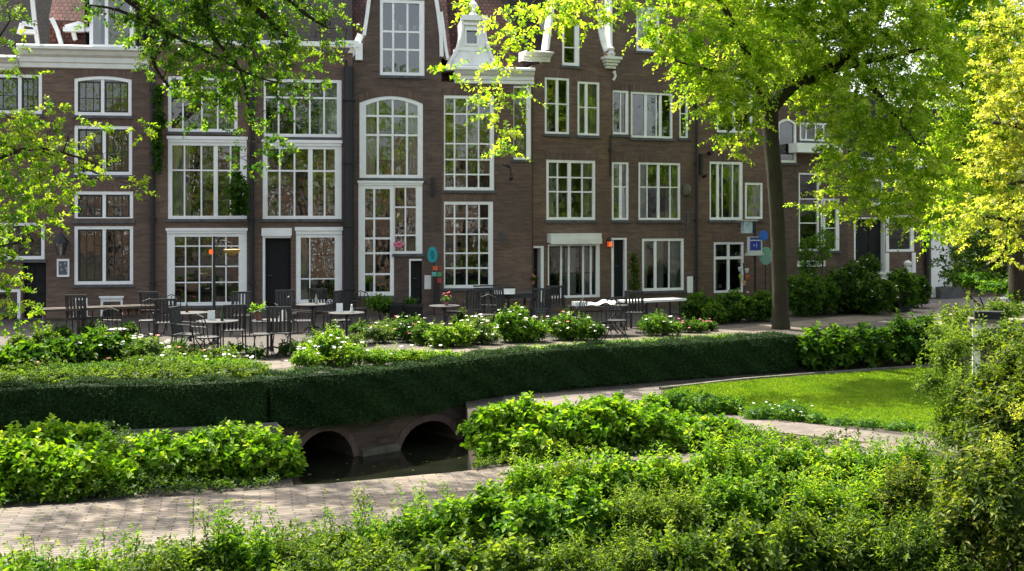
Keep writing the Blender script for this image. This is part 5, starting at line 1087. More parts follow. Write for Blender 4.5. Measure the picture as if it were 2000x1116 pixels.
# overhanging tree at the top left, its trunk out of view
tree('overhanging_tree', 'tree whose long leafy branches hang across the top left facades', [(-11.5, 20.5, 0, .34), (-11.3, 20.6, 3, .3), (-10.8, 20.8, 6, .27), (-10.2, 21, 8.6, .2), (-10, 21, 11, .1)],
  [[(-10.9, 20.8, 6, .2), w(40, -60, 21, .15), w(200, -40, 21.4, .12), w(400, -40, 21.6, .1), w(500, 20, 21.8, .08), w(560, 72, 22, .035)], [w(400, -40, 21.6, .08), w(520, -30, 21.8, .06), w(600, 30, 22, .04), w(640, 55, 22, .02)],
   [w(200, -40, 21.4, .09), w(320, 60, 21.6, .06), w(300, 120, 21.6, .04), w(330, 170, 21.6, .025)], [w(400, -40, 21.6, .06), w(410, 60, 21.8, .04), w(470, 140, 21.9, .03), w(490, 250, 22, .02), w(487, 330, 22, .012)], [w(320, 60, 21.6, .04), w(420, 110, 21.8, .03), w(500, 150, 22, .02), w(600, 175, 22, .01)], [w(320, 60, 21.6, .05), w(230, 20, 21.4, .03), w(170, 10, 21.3, .015)], [(-10.4, 20.9, 8, .14), (-7.5, 20, 8.5, .1), (-4.5, 20.5, 8.7, .07), (-1.6, 21.4, 8.9, .03)]],
  [pl(340, 20, 21.6, 70, 45), pl(440, 20, 21.8, 80, 45), pl(540, 20, 22, 70, 42), pl(615, 10, 22, 40, 38), pl(650, 40, 22, 28, 20), pl(330, 100, 21.6, 50, 45), pl(310, 140, 21.5, 32, 26), pl(385, 130, 21.7, 42, 34), pl(430, 90, 21.8, 55, 40), pl(520, 75, 22, 60, 36, .9, .6), pl(600, 90, 22, 45, 26, .7, .4), pl(370, 165, 21.7, 50, 24), pl(430, 165, 21.8, 34, 24), pl(500, 160, 21.9, 45, 26), pl(560, 165, 22, 38, 15, .5), pl(620, 168, 22, 30, 12, .4), pl(470, 200, 21.9, 40, 20, .6), pl(560, 205, 22, 30, 14, .4, .8), pl(480, 250, 22, 24, 30, .4, .8), pl(510, 285, 22, 40, 18, .4, .9), pl(550, 290, 22, 16, 12, .3), pl(480, 310, 22, 22, 16, .3), pl(400, 230, 21.9, 30, 26, .5, .5), pl(210, 30, 21.4, 40, 30), pl(255, 60, 21.4, 30, 25, .6, .7), pl(300, -40, 21.5, 120, 40), pl(480, -50, 21.8, 140, 40), pl(430, 200, 21.9, 30, 14, .4), pl(360, 50, 21.8, 60, 40), pl(480, 45, 22, 70, 36), pl(560, 120, 22.1, 50, 24, .7), pl(470, 130, 22, 50, 30, .7), pl(640, 100, 22.1, 26, 20, .5), pl(400, 170, 21.9, 60, 26, .6), pl(280, 60, 21.6, 40, 34)] + [(x, y, z, r_, r_, .5, 1.1) for x, y, z, r_ in ((-8.1, 19.2, 8.3, .8), (-6.5, 20.2, 8.5, .7), (-5.2, 19.9, 8.6, .75), (-4.0, 20.7, 8.7, .7), (-2.9, 21.4, 8.8, .75), (-9.0, 18.4, 8.2, .7), (-1.6, 21.5, 8.9, .6), (-6.0, 18.6, 8.4, .5), (-3.4, 19.5, 8.5, .5))],  # last group: unseen high boughs with their limb, added to dapple the front path
  'fresh', .095, 48, 13, .32, seed=12, twigs=4, fill=2.1, tvar=.6, up=.6, tmean=.6)
tree('yellowing_tree', 'yellow green tree reaching in from the left edge over the black door', [w(-170, 745, 20, .16), w(-165, 560, 20, .14), w(-130, 380, 20, .11), w(-90, 200, 20, .08), w(-70, 40, 20, .04)],
  [[w(-150, 430, 20, .07), w(-40, 330, 19.5, .05), w(70, 290, 19.2, .03), w(190, 320, 19.1, .012)], [w(-160, 540, 20, .06), w(-60, 500, 19.6, .04), w(50, 470, 19.4, .02)], [w(-110, 280, 20, .05), w(-30, 120, 19.6, .03), w(20, 40, 19.5, .012)], [w(70, 290, 19.2, .02), w(180, 335, 19.2, .012), w(275, 368, 19.2, .006)]],
  [pl(20, 250, 19.4, 60, 34), pl(80, 270, 19.3, 55, 36), pl(40, 310, 19.3, 62, 40), pl(120, 320, 19.2, 50, 38), pl(90, 370, 19.3, 60, 40), pl(20, 380, 19.4, 50, 45), pl(120, 410, 19.3, 34, 20), pl(60, 430, 19.4, 50, 30), pl(20, 470, 19.4, 34, 45), pl(0, 530, 19.4, 36, 45), pl(30, 590, 19.4, 28, 30), pl(5, 630, 19.4, 24, 34), pl(55, 620, 19.4, 20, 22, .3, .7), pl(185, 255, 19.1, 20, 12, .3, .8), pl(190, 320, 19.1, 26, 16, .3, .8), pl(180, 350, 19.1, 26, 8, .3, .8), pl(275, 252, 19.2, 17, 20, .3), pl(270, 370, 19.2, 12, 9, .2), pl(20, 30, 19.5, 34, 34), pl(10, 95, 19.5, 26, 26, .4, .9), pl(40, 150, 19.4, 38, 10, .3, .9), pl(60, 230, 19.3, 26, 12, .3), pl(-60, 300, 19.6, 60, 90), pl(-60, 480, 19.6, 60, 90), pl(100, 212, 19.3, 18, 5, .2, .6)],
  'lime', .085, 75, 12, .26, seed=15, twigs=3, fill=1.9, tmean=.78, tvar=.45, up=.6)
# trees across the water, seen only in the window panes
for i, (x, y, s_) in enumerate(((-21, -17, 1.1), (-9, -20, 1.25), (3, -18, 1.0), (14, -21, 1.3), (26, -17, 1.1))):
    tree('canal_tree', ('first', 'second', 'third', 'fourth', 'fifth')[i] + ' of five trees across the canal counted from the left, mirrored in the panes', [(x, y, LOW, .35 * s_), (x + .3, y, 3, .3 * s_), (x, y, 7 * s_, .22)], [], [(x, y, 9 * s_, 4.6 * s_, 3.5, 4.2 * s_), (x - 3, y, 6.2 * s_, 2.8, 2.5, 2.6), (x + 3, y, 6.6 * s_, 2.8, 2.5, 2.6)], 'crown', .36, 1.0, 12, 1.0, 'trees across the canal', seed=30 + i, twigs=2, fill=.6)

# houses across the canal, mirrored in the panes
for i, (x, wd_, hh, br) in enumerate(((-24, 7, 11, 'brick_c'), (-16, 8, 12.5, 'brick'), (-7, 7, 11, 'brick_b'), (1, 8, 12, 'brick_c'), (10, 7, 11.5, 'brick'), (18, 9, 12.5, 'brick_b'))):
    r = empty('canal_house', (x, -36, 0), 0, ('first', 'second', 'third', 'fourth', 'fifth', 'sixth')[i] + ' of six brick houses across the canal counted from the left, mirrored in the panes', 'house', 'houses across the canal')
    mb = MB(); mb.prism([(0, LOW), (wd_, LOW), (wd_, hh * .75), (wd_ * .62, hh * .95), (wd_ * .5, hh * 1.05), (wd_ * .38, hh * .95), (0, hh * .75)], -6, 0); mb.build('wall', M[br], r)
    for a in range(3):
        for k in range(4 if a == 1 else 3):
            xa = wd_ * (.12 + .29 * a); za = .8 + k * 2.7; mb = MB(); mb.ring([(xa, za), (xa + 1.2, za), (xa + 1.2, za + 1.9), (xa, za + 1.9)], [(xa + .1, za + .1), (xa + 1.1, za + .1), (xa + 1.1, za + 1.8), (xa + .1, za + 1.8)], .01, .06); mb.box(xa + .57, xa + .63, .01, .06, za + .1, za + 1.8); wo = mb.build('window', M['white'], r)
            mb = MB(); mb.face([(xa + .1, .02, za + .1), (xa + 1.1, .02, za + .1), (xa + 1.1, .02, za + 1.8), (xa + .1, .02, za + 1.8)]); mb.build('pane', M['black'], wo)
# creeping ground cover between the foreground shrubs
def cover(name, label, poly, dens, fam, leaf, seed, zt=.16, z0=None):
    z0 = poly[0].z
    rg = np.random.default_rng(seed); a = np.array([(p.x, p.y) for p in poly]); lo_, hi = a.min(0), a.max(0); n = int((hi - lo_).prod() * dens); p = rg.uniform(lo_, hi, (n, 2)); p = p[inpoly(p, a)]; n = len(p)
    z = z0 + .02 + zt * rg.uniform(0, 1, n) ** 1.5 * (1 + np.sin(p[:, 0] * 3) * np.sin(p[:, 1] * 2.3)); dd = rg.normal(0, .6, (n, 3)); dd[:, 2] = 1
    V, q, t = shoots(np.c_[p, z], dd, .12, 5, leaf, rg, asp=.6, six=False); V[..., 2] = np.maximum(V[..., 2], z0 + .004); tag(np_mesh(name, V, q, t, M['leaf_' + fam]), label, 'ground cover', kind='stuff')
cover('ground_cover', 'creeping green ground cover between the foreground shrubs', [G(a, b_, LOW) for a, b_ in ((-60, 1116), (200, 1104), (400, 1084), (560, 1064), (650, 1052), (800, 1026), (900, 1004), (1000, 984), (1100, 964), (1300, 939), (1500, 919), (1800, 894), (1950, 900), (2100, 1000), (2300, 1250), (-200, 1250))], 260, 'weed', .055, 41)
cover('ground_cover', 'creeping green ground cover around the broad leaved bushes', [G(a, b_, LOW) for a, b_ in ((925, 925), (1000, 912), (1100, 903), (1300, 891), (1500, 878), (1720, 880), (1600, 866), (1480, 854), (1390, 842), (1320, 836), (1200, 830), (1000, 815), (935, 840))], 260, 'weed', .06, 42)
cover('ground_cover', 'dark ground cover at the foot of the left bushes', [G(a, b_, LOW) for a, b_ in ((-200, 1008), (0, 996), (200, 982), (400, 968), (540, 956), (560, 900), (545, 862), (250, 862), (0, 855), (-200, 855))], 200, 'deep', .06, 43)

cover('ground_cover', 'low green plants between the cafe chairs and the low band behind the hedge', [G(a, b_) for a, b_ in ((-100, 728), (60, 712), (180, 700), (270, 690), (330, 694), (400, 700), (455, 704), (470, 722), (400, 732), (200, 740), (-100, 748))], 300, 'weed', .06, 44)
cover('ground_cover', 'thin plants under the cafe tables beside the lime bush', [G(a, b_) for a, b_ in ((560, 690), (600, 672), (680, 664), (720, 672), (700, 686), (640, 700), (575, 708))], 160, 'weed', .06, 45)
# ------------------------------------------------------------------ cafe furniture
def onGround(px, py, z=0.0): return G(px, py, z)
def make_chair(mat='iron', slat='darkwood'):
    r = empty('slatted_chair'); w_, d_ = .42, .42
    mb = MB()
    for i in range(7): y = -d_ / 2 + .03 + i * .06; mb.box(-w_ / 2, w_ / 2, y, y + .046, .44, .458)
    mb.box(-w_ / 2, w_ / 2, -d_ / 2, -d_ / 2 + .022, .41, .438); mb.build('seat', M[slat], r)
    mb = MB()
    for i in range(6): x = -w_ / 2 + .035 + i * (w_ - .07) / 5; mb.beam((x, d_ / 2 - .01, .47), (x, d_ / 2 + .07, .93), .042, .014)
    mb.beam((-w_ / 2, d_ / 2 + .075, .94), (w_ / 2, d_ / 2 + .075, .94), .03, .05); mb.build('backrest', M[slat], r)
    for sx in (-1, 1):
        mb = MB(); mb.tube([(sx * w_ / 2, d_ / 2 + .10, 0), (sx * w_ / 2, d_ / 2, .44), (sx * w_ / 2, d_ / 2 + .085, .96)], .013, 6); mb.build('leg', M[mat], r)
        mb = MB(); mb.tube([(sx * w_ / 2, -d_ / 2 - .04, 0), (sx * w_ / 2, -d_ / 2 + .01, .44)], .013, 6); mb.build('leg', M[mat], r)
        mb = MB(); mb.tube([(sx * (w_ / 2 + .01), -d_ / 2 + .01, .44), (sx * (w_ / 2 + .02), -d_ / 2 + .02, .64), (sx * (w_ / 2 + .02), d_ / 2 + .04, .66)], .012, 6); mb.build('armrest', M[mat], r)
    return r
def make_bistro(slat='iron'):
    r = empty('folding_chair'); mb = MB(); mb.lathe([(.19, .44), (.2, .45), (.2, .465), (.18, .47)], (0, 0, 0), 18); mb.build('seat', M[slat], r)
    mb = MB(); mb.tube([(-.19, .17, .46), (-.2, .22, .7), (-.16, .25, .84), (0, .26, .9), (.16, .25, .84), (.2, .22, .7), (.19, .17, .46)], .011, 6)
    for x in (-.1, 0, .1): mb.tube([(x, .17, .48), (x, .25, .87)], .008, 5)
    mb.tube([(-.19, .21, .66), (.19, .21, .66)], .009, 5); mb.build('backrest', M['iron'], r)
    for a, b in (((-.17, -.24, 0), (-.16, .15, .45)), ((.17, -.24, 0), (.16, .15, .45)), ((-.18, .25, 0), (-.17, -.14, .45)), ((.18, .25, 0), (.17, -.14, .45))):
        mb = MB(); mb.tube([a, b], .011, 6); mb.build('leg', M['iron'], r)
    return r
def make_table(R_=.42, h=.73, mat='greywood'):
    r = empty('round_table'); mb = MB(); mb.lathe([(R_ * .93, h - .025), (R_, h - .02), (R_, h), (R_ * .98, h + .008), (.01, h + .008)], (0, 0, 0), 28); mb.build('table_top', M[mat], r)
    mb = MB(); mb.lathe([(.05, 0.06), (.03, .12), (.028, h - .1), (.09, h - .03)], (0, 0, 0), 10); mb.build('pedestal', M['iron'], r)
    for k in range(3):
        a = 2 * pi * k / 3 + .4; mb = MB(); mb.tube([(.03 * cos(a), .03 * sin(a), .16), (.18 * cos(a), .18 * sin(a), .12), (.33 * cos(a), .33 * sin(a), .015)], [.02, .017, .013], 6); mb.build('foot', M['iron'], r)
    return r
protoC, protoB, protoT = make_chair(), make_bistro(), make_table()
used = set()
def put(proto, px, py, rz, label, cat, group, s_=1.12, z=0.0):
    r = proto if proto.name not in used else copy_tree(proto); used.add(proto.name)
    r.location = G(px, py, z); r.rotation_euler = (0, 0, R(rz)); r.scale = (s_, s_, s_); return tag(r, label, cat, group)
gc, gt = 'dark chairs of the cafe terrace', 'round tables of the cafe terrace'
CH = [
 (protoC, 455, 690, 200, 'large slatted chair with tall back right of the lamp pole table'), (protoC, 368, 700, 80, 'slatted chair seen from the side left of the lamp pole table'), (protoC, 545, 696, 190, 'slatted chair with its back to the hedge beside the plant table'),
 (protoB, 515, 700, 20, 'folding chair tucked under the plant table'), (protoC, 470, 655, 10, 'chair standing against the wide white ground window'), (protoB, 405, 708, 150, 'folding chair before the lamp pole table'),
 (protoC, 590, 668, 100, 'chair in front of the curtained ground window'), (protoC, 640, 648, 250, 'dark chair right under the curtained ground window'), (protoB, 665, 668, 60, 'folding chair at the small table by the broad downpipe'),
 (protoC, 322, 672, 200, 'black high chair at the right end of the wooden rail'), (protoB, 230, 690, 170, 'folding chair with pale cushion behind the silvery plant'), (protoB, 290, 668, 10, 'folding chair behind the wooden rail'),
 (protoC, 925, 642, 190, 'grey slatted chair under the lower gridded window'), (protoB, 885, 648, 30, 'folding chair beside the small table with the post'), (protoC, 985, 640, 140, 'slatted chair partly under the long grey bench table'),
 (protoC, 1055, 640, 185, 'chair with pale backrest before the narrow white jamb'), (protoB, 1120, 662, 240, 'folding chair left of the wrought iron table'), (protoC, 1240, 648, 170, 'chair between wrought iron table and white table top'), (protoB, 1205, 668, 20, 'folding chair right in front of the wrought iron table')]
CH += [(protoB, 340, 655, 30, 'folding chair behind the slatted chair seen from the side'), (protoC, 300, 650, 175, 'slatted chair half hidden behind the silvery plant'), (protoC, 560, 650, 20, 'slatted chair standing in front of the black double door'), (protoC, 625, 640, 180, 'chair whose back covers the lower corner of the curtained window'),
 (protoB, 700, 640, 200, 'folding chair behind the table by the broad downpipe'), (protoC, 155, 660, 185, 'slatted chair behind the left part of the wooden rail'), (protoB, 950, 655, 350, 'folding chair before the grey slatted chair'), (protoC, 1085, 632, 175, 'slatted chair before the left edge of the shop front')]
for pr, px, py, rz, lab in CH: put(pr, px, py, rz, lab, 'chair', gc)
for px, py, lab, s_ in ((425, 698, 'round table at the foot of the lamp pole', 1.05), (372, 672, 'smaller table near the left side of the wide ground window', 1.0), (530, 692, 'round table holding the small green plant', 1.0), (677, 672, 'table with little statue by the broad downpipe', 1.0), (610, 650, 'table close to the curtained ground window', 1.0), (868, 650, 'small table at the coloured sign post', .95)):
    put(protoT, px, py, 0, lab, 'table', gt, s_)
def cushion():
    r = G(230, 690); mb = MB(); mb.lathe([(.01, 0), (.17, .005), (.19, .03), (.17, .06), (.01, .065)], (0, 0, 0), 16); o = mb.build('seat_cushion', M['cloth'], None, True); o.location = (r.x, r.y, .472)
    return tag(o, 'pale cushion lying on the folding chair left of the silvery plant', 'cushion')
cushion()
# things on the tables
def potplant(px, py, z, label, fam='fresh', s_=1.0, flw=None):
    g = G(px, py); r = empty('potted_plant', (g.x, g.y, z), 0, label, 'potted plant'); mb = MB(); mb.lathe([(.05 * s_, 0), (.07 * s_, .11 * s_), (.078 * s_, .115 * s_), (.078 * s_, .13 * s_), (.01, .12 * s_)], (0, 0, 0), 14); mb.build('pot', M['pot'], r)
    rg = np.random.default_rng(int(px)); n = 26; d = sph(n, rg); d[:, 2] = abs(d[:, 2]) + .5; V, q, t = shoots(np.tile([0, 0, .12 * s_], (n, 1)) + rg.normal(0, .02, (n, 3)), d, .2 * s_, 6, .06 * s_, rg, six=True, asp=.5); np_mesh('foliage', V, q, t, M['leaf_' + fam], r)
    if flw: flowers(np.c_[rg.normal(0, .06, (6, 2)) * s_, rg.uniform(.24, .36, 6) * s_], .04, 'blossoms', M[flw], r, rg)
    return r
potplant(505, 692, .74, 'small potted plant on the round table nearest the hedge', 'lime', 1.3)
potplant(872, 650, .70, 'pale flower pot on the small table at the sign post', 'grey', .9, 'p_red')
potplant(1041, 612, 0.9, 'yellowish pot plant on the end of the long grey bench table', 'olive', .9, 'p_orange')
def statue():
    g = G(687, 672); r = empty('table_statue', (g.x, g.y, .74), 0, 'small pale cone shaped statuette on the table by the broad downpipe', 'statuette'); mb = MB(); mb.lathe([(.045, 0), (.05, .02), (.03, .05), (.035, .09), (.018, .13), (.026, .16), (.01, .19)], (0, 0, 0), 12); mb.build('body', M['cloth'], r, True)
statue()
def bottle(px, py, h0, label, col, dx=0.0, dy=0.0):
    g = G(px, py); mb = MB(); mb.lathe([(.03, 0), (.034, .01), (.034, .14), (.012, .19), (.012, .24), (.014, .245)], (0, 0, 0), 10, col); mb.c = [col] * len(mb.c); o = mb.build('bottle', M['vc'], None, True); o.location = (g.x + dx, g.y + dy, h0); tag(o, label, 'bottle')
bottle(425, 698, .776, 'dark green bottle on the round table at the lamp pole', (.02, .06, .02), .12, -.1); bottle(372, 672, .739, 'brown bottle on the smaller table near the wide window', (.09, .04, .01), -.1, .05); bottle(610, 650, .739, 'pale bottle on the table close to the curtained window', (.4, .42, .36), .1, 0)
def menu(px, py, h0, label, dx, dy, rz):
    g = G(px, py); mb = MB(); mb.beam((0, 0, 0), (0, .06, .2), .15, .006); mb.beam((0, .12, 0), (0, .063, .2), .15, .006); o = mb.build('menu_card', M['cloth']); o.location = (g.x + dx, g.y + dy, h0); o.rotation_euler = (0, 0, R(rz)); tag(o, label, 'menu card')
menu(425, 698, .776, 'folded pale menu card on the round table at the lamp pole', -.15, .08, 20); menu(530, 692, .739, 'folded menu card beside the small plant on the round table', .2, .05, -30); menu(677, 672, .739, 'menu card next to the statuette on the table by the broad downpipe', -.18, .1, 10)
# long wooden rail with posts at the left
def rail():
    a, b_ = P(78, 604, 27.2), P(305, 612, 28.6); r = empty('wooden_rail_table', (a.x, a.y, 0), math.atan2(b_.y - a.y, b_.x - a.x), 'long rustic wooden rail table on posts before the cornice house', 'rail table'); Lg = (Vector((b_.x, b_.y)) - Vector((a.x, a.y))).length; h = a.z
    mb = MB(); mb.box(0, Lg * .98, -.2, -.03, h - .06, h); mb.box(.1, Lg, .0, .22, h - .05, h + .01); mb.build('table_top', M['oldwood'], r)
    for k in (0.02, .3, .34, .62, .97): mb = MB(); mb.box(Lg * k, Lg * k + .08, -.1, -.02, 0, h - .062); mb.build('post', M['oldwood'], r)
    mb = MB(); mb.box(.12, Lg * .9, -.08, -.05, .45, .51); mb.build('stretcher', M['oldwood'], r)
    for k in range(9):
        x = Lg * (.66 + k * .034); mb = MB(); mb.lathe([(.035, 0), (.04, .03), (.016, .07), (.04, .10), (.045, .16), (.02, .19)], (x, .1, h - .26), 10); mb.build('hanging_pot', M['oldwood' if k % 2 else 'pot'], r)
rail()
# long grey bench table
def bench():
    a, b_ = P(945, 584, 31.2), P(1042, 577, 31.8); r = empty('bench_table', (a.x, a.y, 0), math.atan2(b_.y - a.y, b_.x - a.x), 'long grey slatted bench table below the lower gridded window', 'bench table'); Lg = (Vector((b_.x, b_.y)) - Vector((a.x, a.y))).length; h = .86
    mb = MB()
    for k in range(5): mb.box(0, Lg, -.3 + k * .13, -.3 + k * .13 + .12, h - .04, h)
    mb.box(0, Lg, -.31, -.302, h - .14, h); mb.build('table_top', M['greywood'], r)
    for x in (.12, Lg - .15):
        for y in (-.25, .25): mb = MB(); mb.beam((x, y * 1.4, 0), (x, y, h - .05), .06, .05); mb.build('leg', M['darkwood'], r)
    mb = MB(); mb.box(-.05, Lg * .9, -.62, -.4, .42, .46); mb.build('seat_plank', M['greywood'], r)
    for x in (.2, Lg * .8): mb = MB(); mb.box(x, x + .05, -.58, -.44, 0, .42); mb.build('seat_support', M['darkwood'], r)
    mb = MB(); mb.box(-.1, .75 * Lg, .42, .48, h + .02, h + .14); mb.box(-.1, .5 * Lg, .5, .56, h + .16, h + .2)
    for x in (0, .6 * Lg): mb.box(x, x + .05, .43, .47, 0, h + .03)
    mb.build('backrest', M['greywood'], r)
bench()
def tray():
    g = P(985, 588, 31.0); mb = MB(); 
    mb.box(-.28, .28, -.12, .12, 0, .015); mb.ring([(-.28, 0), (.28, 0), (.3, .14), (-.3, .14)], [(-.26, .016), (.26, .016), (.275, .13), (-.275, .13)], -.135, -.12); mb.box(-.3, .3, .12, .135, 0, .14); mb.box(-.295, -.28, -.12, .12, 0, .14); mb.box(.28, .295, -.12, .12, 0, .14)
    o = mb.build('white_tray', M['cloth']); o.location = (g.x, g.y, .862); tag(o, 'white serving tray on the long grey bench table', 'tray')
tray()
# wrought iron table with folded white cloths
def irontable():
    c = G(1165, 662); c = P(1165, 600, 28.6); c = Vector((c.x, 28.4, 0)); r = empty('wrought_iron_table', c, R(12), 'oval wrought iron table with scrolled base beside the flower beds', 'table'); h = .72
    mb = MB(); n = 32; A, B = .82, .42
    top = [(A * cos(2 * pi * k / n), B * sin(2 * pi * k / n)) for k in range(n)]
    mb.idx([(x, y, h) for x, y in top] + [(x, y, h + .03) for x, y in top], [tuple(range(n)), tuple(range(2 * n - 1, n - 1, -1))] + [(k, (k + 1) % n, (k + 1) % n + n, k + n) for k in range(n)]); mb.build('table_top', M['iron'], r)
    for sx in (-1, 1):
        for sy in (-1, 1):
            mb = MB(); pts = [(sx * .62, sy * .3, h), (sx * .55, sy * .26, .5), (sx * .38, sy * .2, .34), (sx * .5, sy * .24, .14), (sx * .66, sy * .32, 0)]; mb.tube(pts, .018, 6)
            k = [(sx * .5 + .09 * cos(a) * (1 - a / 9), sy * .24, .42 + .09 * sin(a) * (1 - a / 9)) for a in np.linspace(0, 7.5, 18)]; mb.tube(k, .009, 5)
            k = [(sx * .3 + .1 * cos(a) * (1 - a / 9), sy * .22, .18 + .1 * sin(a) * (1 - a / 9)) for a in np.linspace(0, 7.5, 18)]; mb.tube(k, .009, 5); mb.build('leg', M['iron'], r)
    mb = MB(); mb.tube([(-.5, 0, .3), (.5, 0, .3)], .014, 6); mb.tube([(.4 * cos(a), .2 * sin(a), .3) for a in np.linspace(0, 2 * pi, 20)], .012, 5)
    for a in np.linspace(-.5, .5, 9): mb.tube([(a, .02, .06), (a, .02, .6)], .008, 5)
    mb.tube([(-.55, .02, .6), (.55, .02, .6)], .012, 5); mb.build('scroll_base', M['iron'], r)
    mb = MB(); n = 14
    for i in range(n):
        for j in range(4):
            def q(i, j): x = -.38 + .78 * i / n; y = -.32 + .62 * j / 4; return (x, y, h + .045 + .05 * sin(i * .9 + j) * (i / n) + .07 * (i / n) + .02 * sin(j * 2.1))
            mb.face([q(i, j), q(i + 1, j), q(i + 1, j + 1), q(i, j + 1)])
    o = mb.build('folded_cloth', M['cloth']); o.location = c; o.rotation_euler = (0, 0, R(12)); tag(o, 'crumpled white cloth lying on the oval wrought iron table', 'cloth')
    mb = MB(); mb.box(-.62, -.3, -.2, .16, h + .032, h + .13); mb.box(-.6, -.32, -.205, -.2005, h + .05, h + .12, (.3, .35, .5)); o = mb.build('white_box', M['cloth']); o.location = c; o.rotation_euler = (0, 0, R(12)); tag(o, 'flat white box at the left end of the wrought iron table', 'box')
irontable()
def longwhite():
    a = P(1218, 590, 30.2); b_ = P(1328, 588, 31.2); r = empty('white_table', (a.x, a.y, 0), math.atan2(b_.y - a.y, b_.x - a.x), 'long white table top on dark posts beside the round green bush', 'table'); Lg = (Vector((b_.x, b_.y)) - Vector((a.x, a.y))).length; h = .74
    mb = MB(); mb.box(0, Lg, -.25, .3, h - .06, h); mb.box(Lg, Lg + .12, -.15, .2, h - .05, h - .01); mb.build('table_top', M['cloth'], r)
    for x in (.1, Lg * .5, Lg - .15):
        mb = MB(); mb.beam((x, -.2, 0), (x, -.2, h - .061), .045); mb.beam((x, .25, 0), (x, .25, h - .061), .045); mb.beam((x, -.2, .3), (x, .25, .3), .03); mb.build('trestle', M['iron'], r)
longwhite()
# ------------------------------------------------------------------ lamps, signs, posts
def lamppole():
    g = G(418, 672); r = empty('lamp_pole', g, 0, 'slim black pole with orange lamp and yellow hanging bowl before the wide ground window', 'lamp pole'); top = P(418, 462, g.y).z
    mb = MB(); mb.tube([(0, 0, 0), (0, 0, .1), (0, 0, top)], [.07, .04, .028], 10); mb.lathe([(.14, 0), (.13, .03), (.05, .06)], (0, 0, 0), 14); mb.build('pole', M['iron'], r)
    mb = MB(); mb.tube([(0, 0, top - .3), (.2, 0, top - .1), (.42, 0, top - .16)], .014, 6); mb.tube([(0, 0, top - .35), (.15, 0, top - .6), (.3, 0, top - .7)], .012, 6); mb.build('arm', M['iron'], r)
    mb = MB(); mb.lathe([(.05, 0), (.16, .06), (.2, .13), (.18, .14), (.05, .05)], (.42, 0, top - .44), 16); mb.tube([(.42, 0, top - .3), (.42, 0, top - .16)], .008, 5); mb.col = None
    mb.c = [(.38, .24, .05)] * len(mb.c); mb.build('hanging_bowl', M['vc'], r)
    mb = MB(); mb.lathe([(.02, 0), (.05, .03), (.045, .10), (.02, .12)], (-.06, -.04, top - .42), 10); mb.build('orange_lamp', M['lampglow'], r)
lamppole()
def wall_lantern():
    p = hp(h1, 125, 478, .35); r = empty('wall_lantern', p, h1.root.rotation_euler.z, 'black wall lantern beside the two paned ground window', 'lantern'); mb = MB(); mb.tube([(0, .34, .55), (0, .1, .5), (0, 0, .34)], .018, 6); mb.build('bracket', M['iron'], r)
    mb = MB(); mb.lathe([(.03, .34), (.06, .3), (.22, .1), (.24, .05), (.2, .04)], (0, 0, 0), 8); mb.build('hood', M['iron'], r); mb = MB(); mb.lathe([(.17, .04), (.10, -.3), (.05, -.34)], (0, 0, 0), 6); mb.build('lamp_glass', M['glass'], r)
    mb = MB()
    for k in range(6): a = 2 * pi * k / 6; mb.tube([(.17 * cos(a), .17 * sin(a), .04), (.10 * cos(a), .10 * sin(a), -.3)], .01, 5)
    mb.build('cage', M['iron'], r)
wall_lantern()
def board(h, px0, px1, py0, py1, name, label, cat, fn, out=.06, depth=.05, fmat='white'):
    x0, x1, z0, z1 = h.rect((px0, py0, px1, py1)); p = hp(h, (px0 + px1) / 2, (py0 + py1) / 2, out); r = empty(name, p, h.root.rotation_euler.z, label, cat); w_, hh = (x1 - x0) / 2, (z1 - z0) / 2
    mb = MB(); mb.box(-w_, w_, 0, depth, -hh, hh); mb.build('board', M[fmat], r)
    if fn: mb = MB(); fn(mb, w_, hh); mb.build('face_panel', M['vc'], r)
    return r
def f_poster(mb, w_, h_):
    mb.box(-w_ * .72, w_ * .72, -.006, -.001, -h_ * .76, h_ * .76, (.10, .11, .13))
    for k in range(9): a = rnd.uniform(-.6, .5) * w_; b = rnd.uniform(-.65, .55) * h_; mb.box(a, a + .18 * w_, -.012, -.0065 - .0004 * k, b, b + .2 * h_, rnd.choice([(.4, .42, .45), (.2, .25, .3), (.03, .03, .04), (.5, .5, .5)]))
board(h1, 112, 136, 506, 541, 'notice_case', 'white framed notice case below the wall lantern', 'notice case', f_poster)
board(h4, 829, 842, 538, 565, 'paper_notice', 'blank pale paper notice on brick by the turquoise sign', 'notice', None, .012, .01, 'cloth')
board(h7, 1341, 1352, 540, 572, 'blank_sign', 'upright blank white sign leaning on brick right of the ground window', 'sign', None, .05, .03)
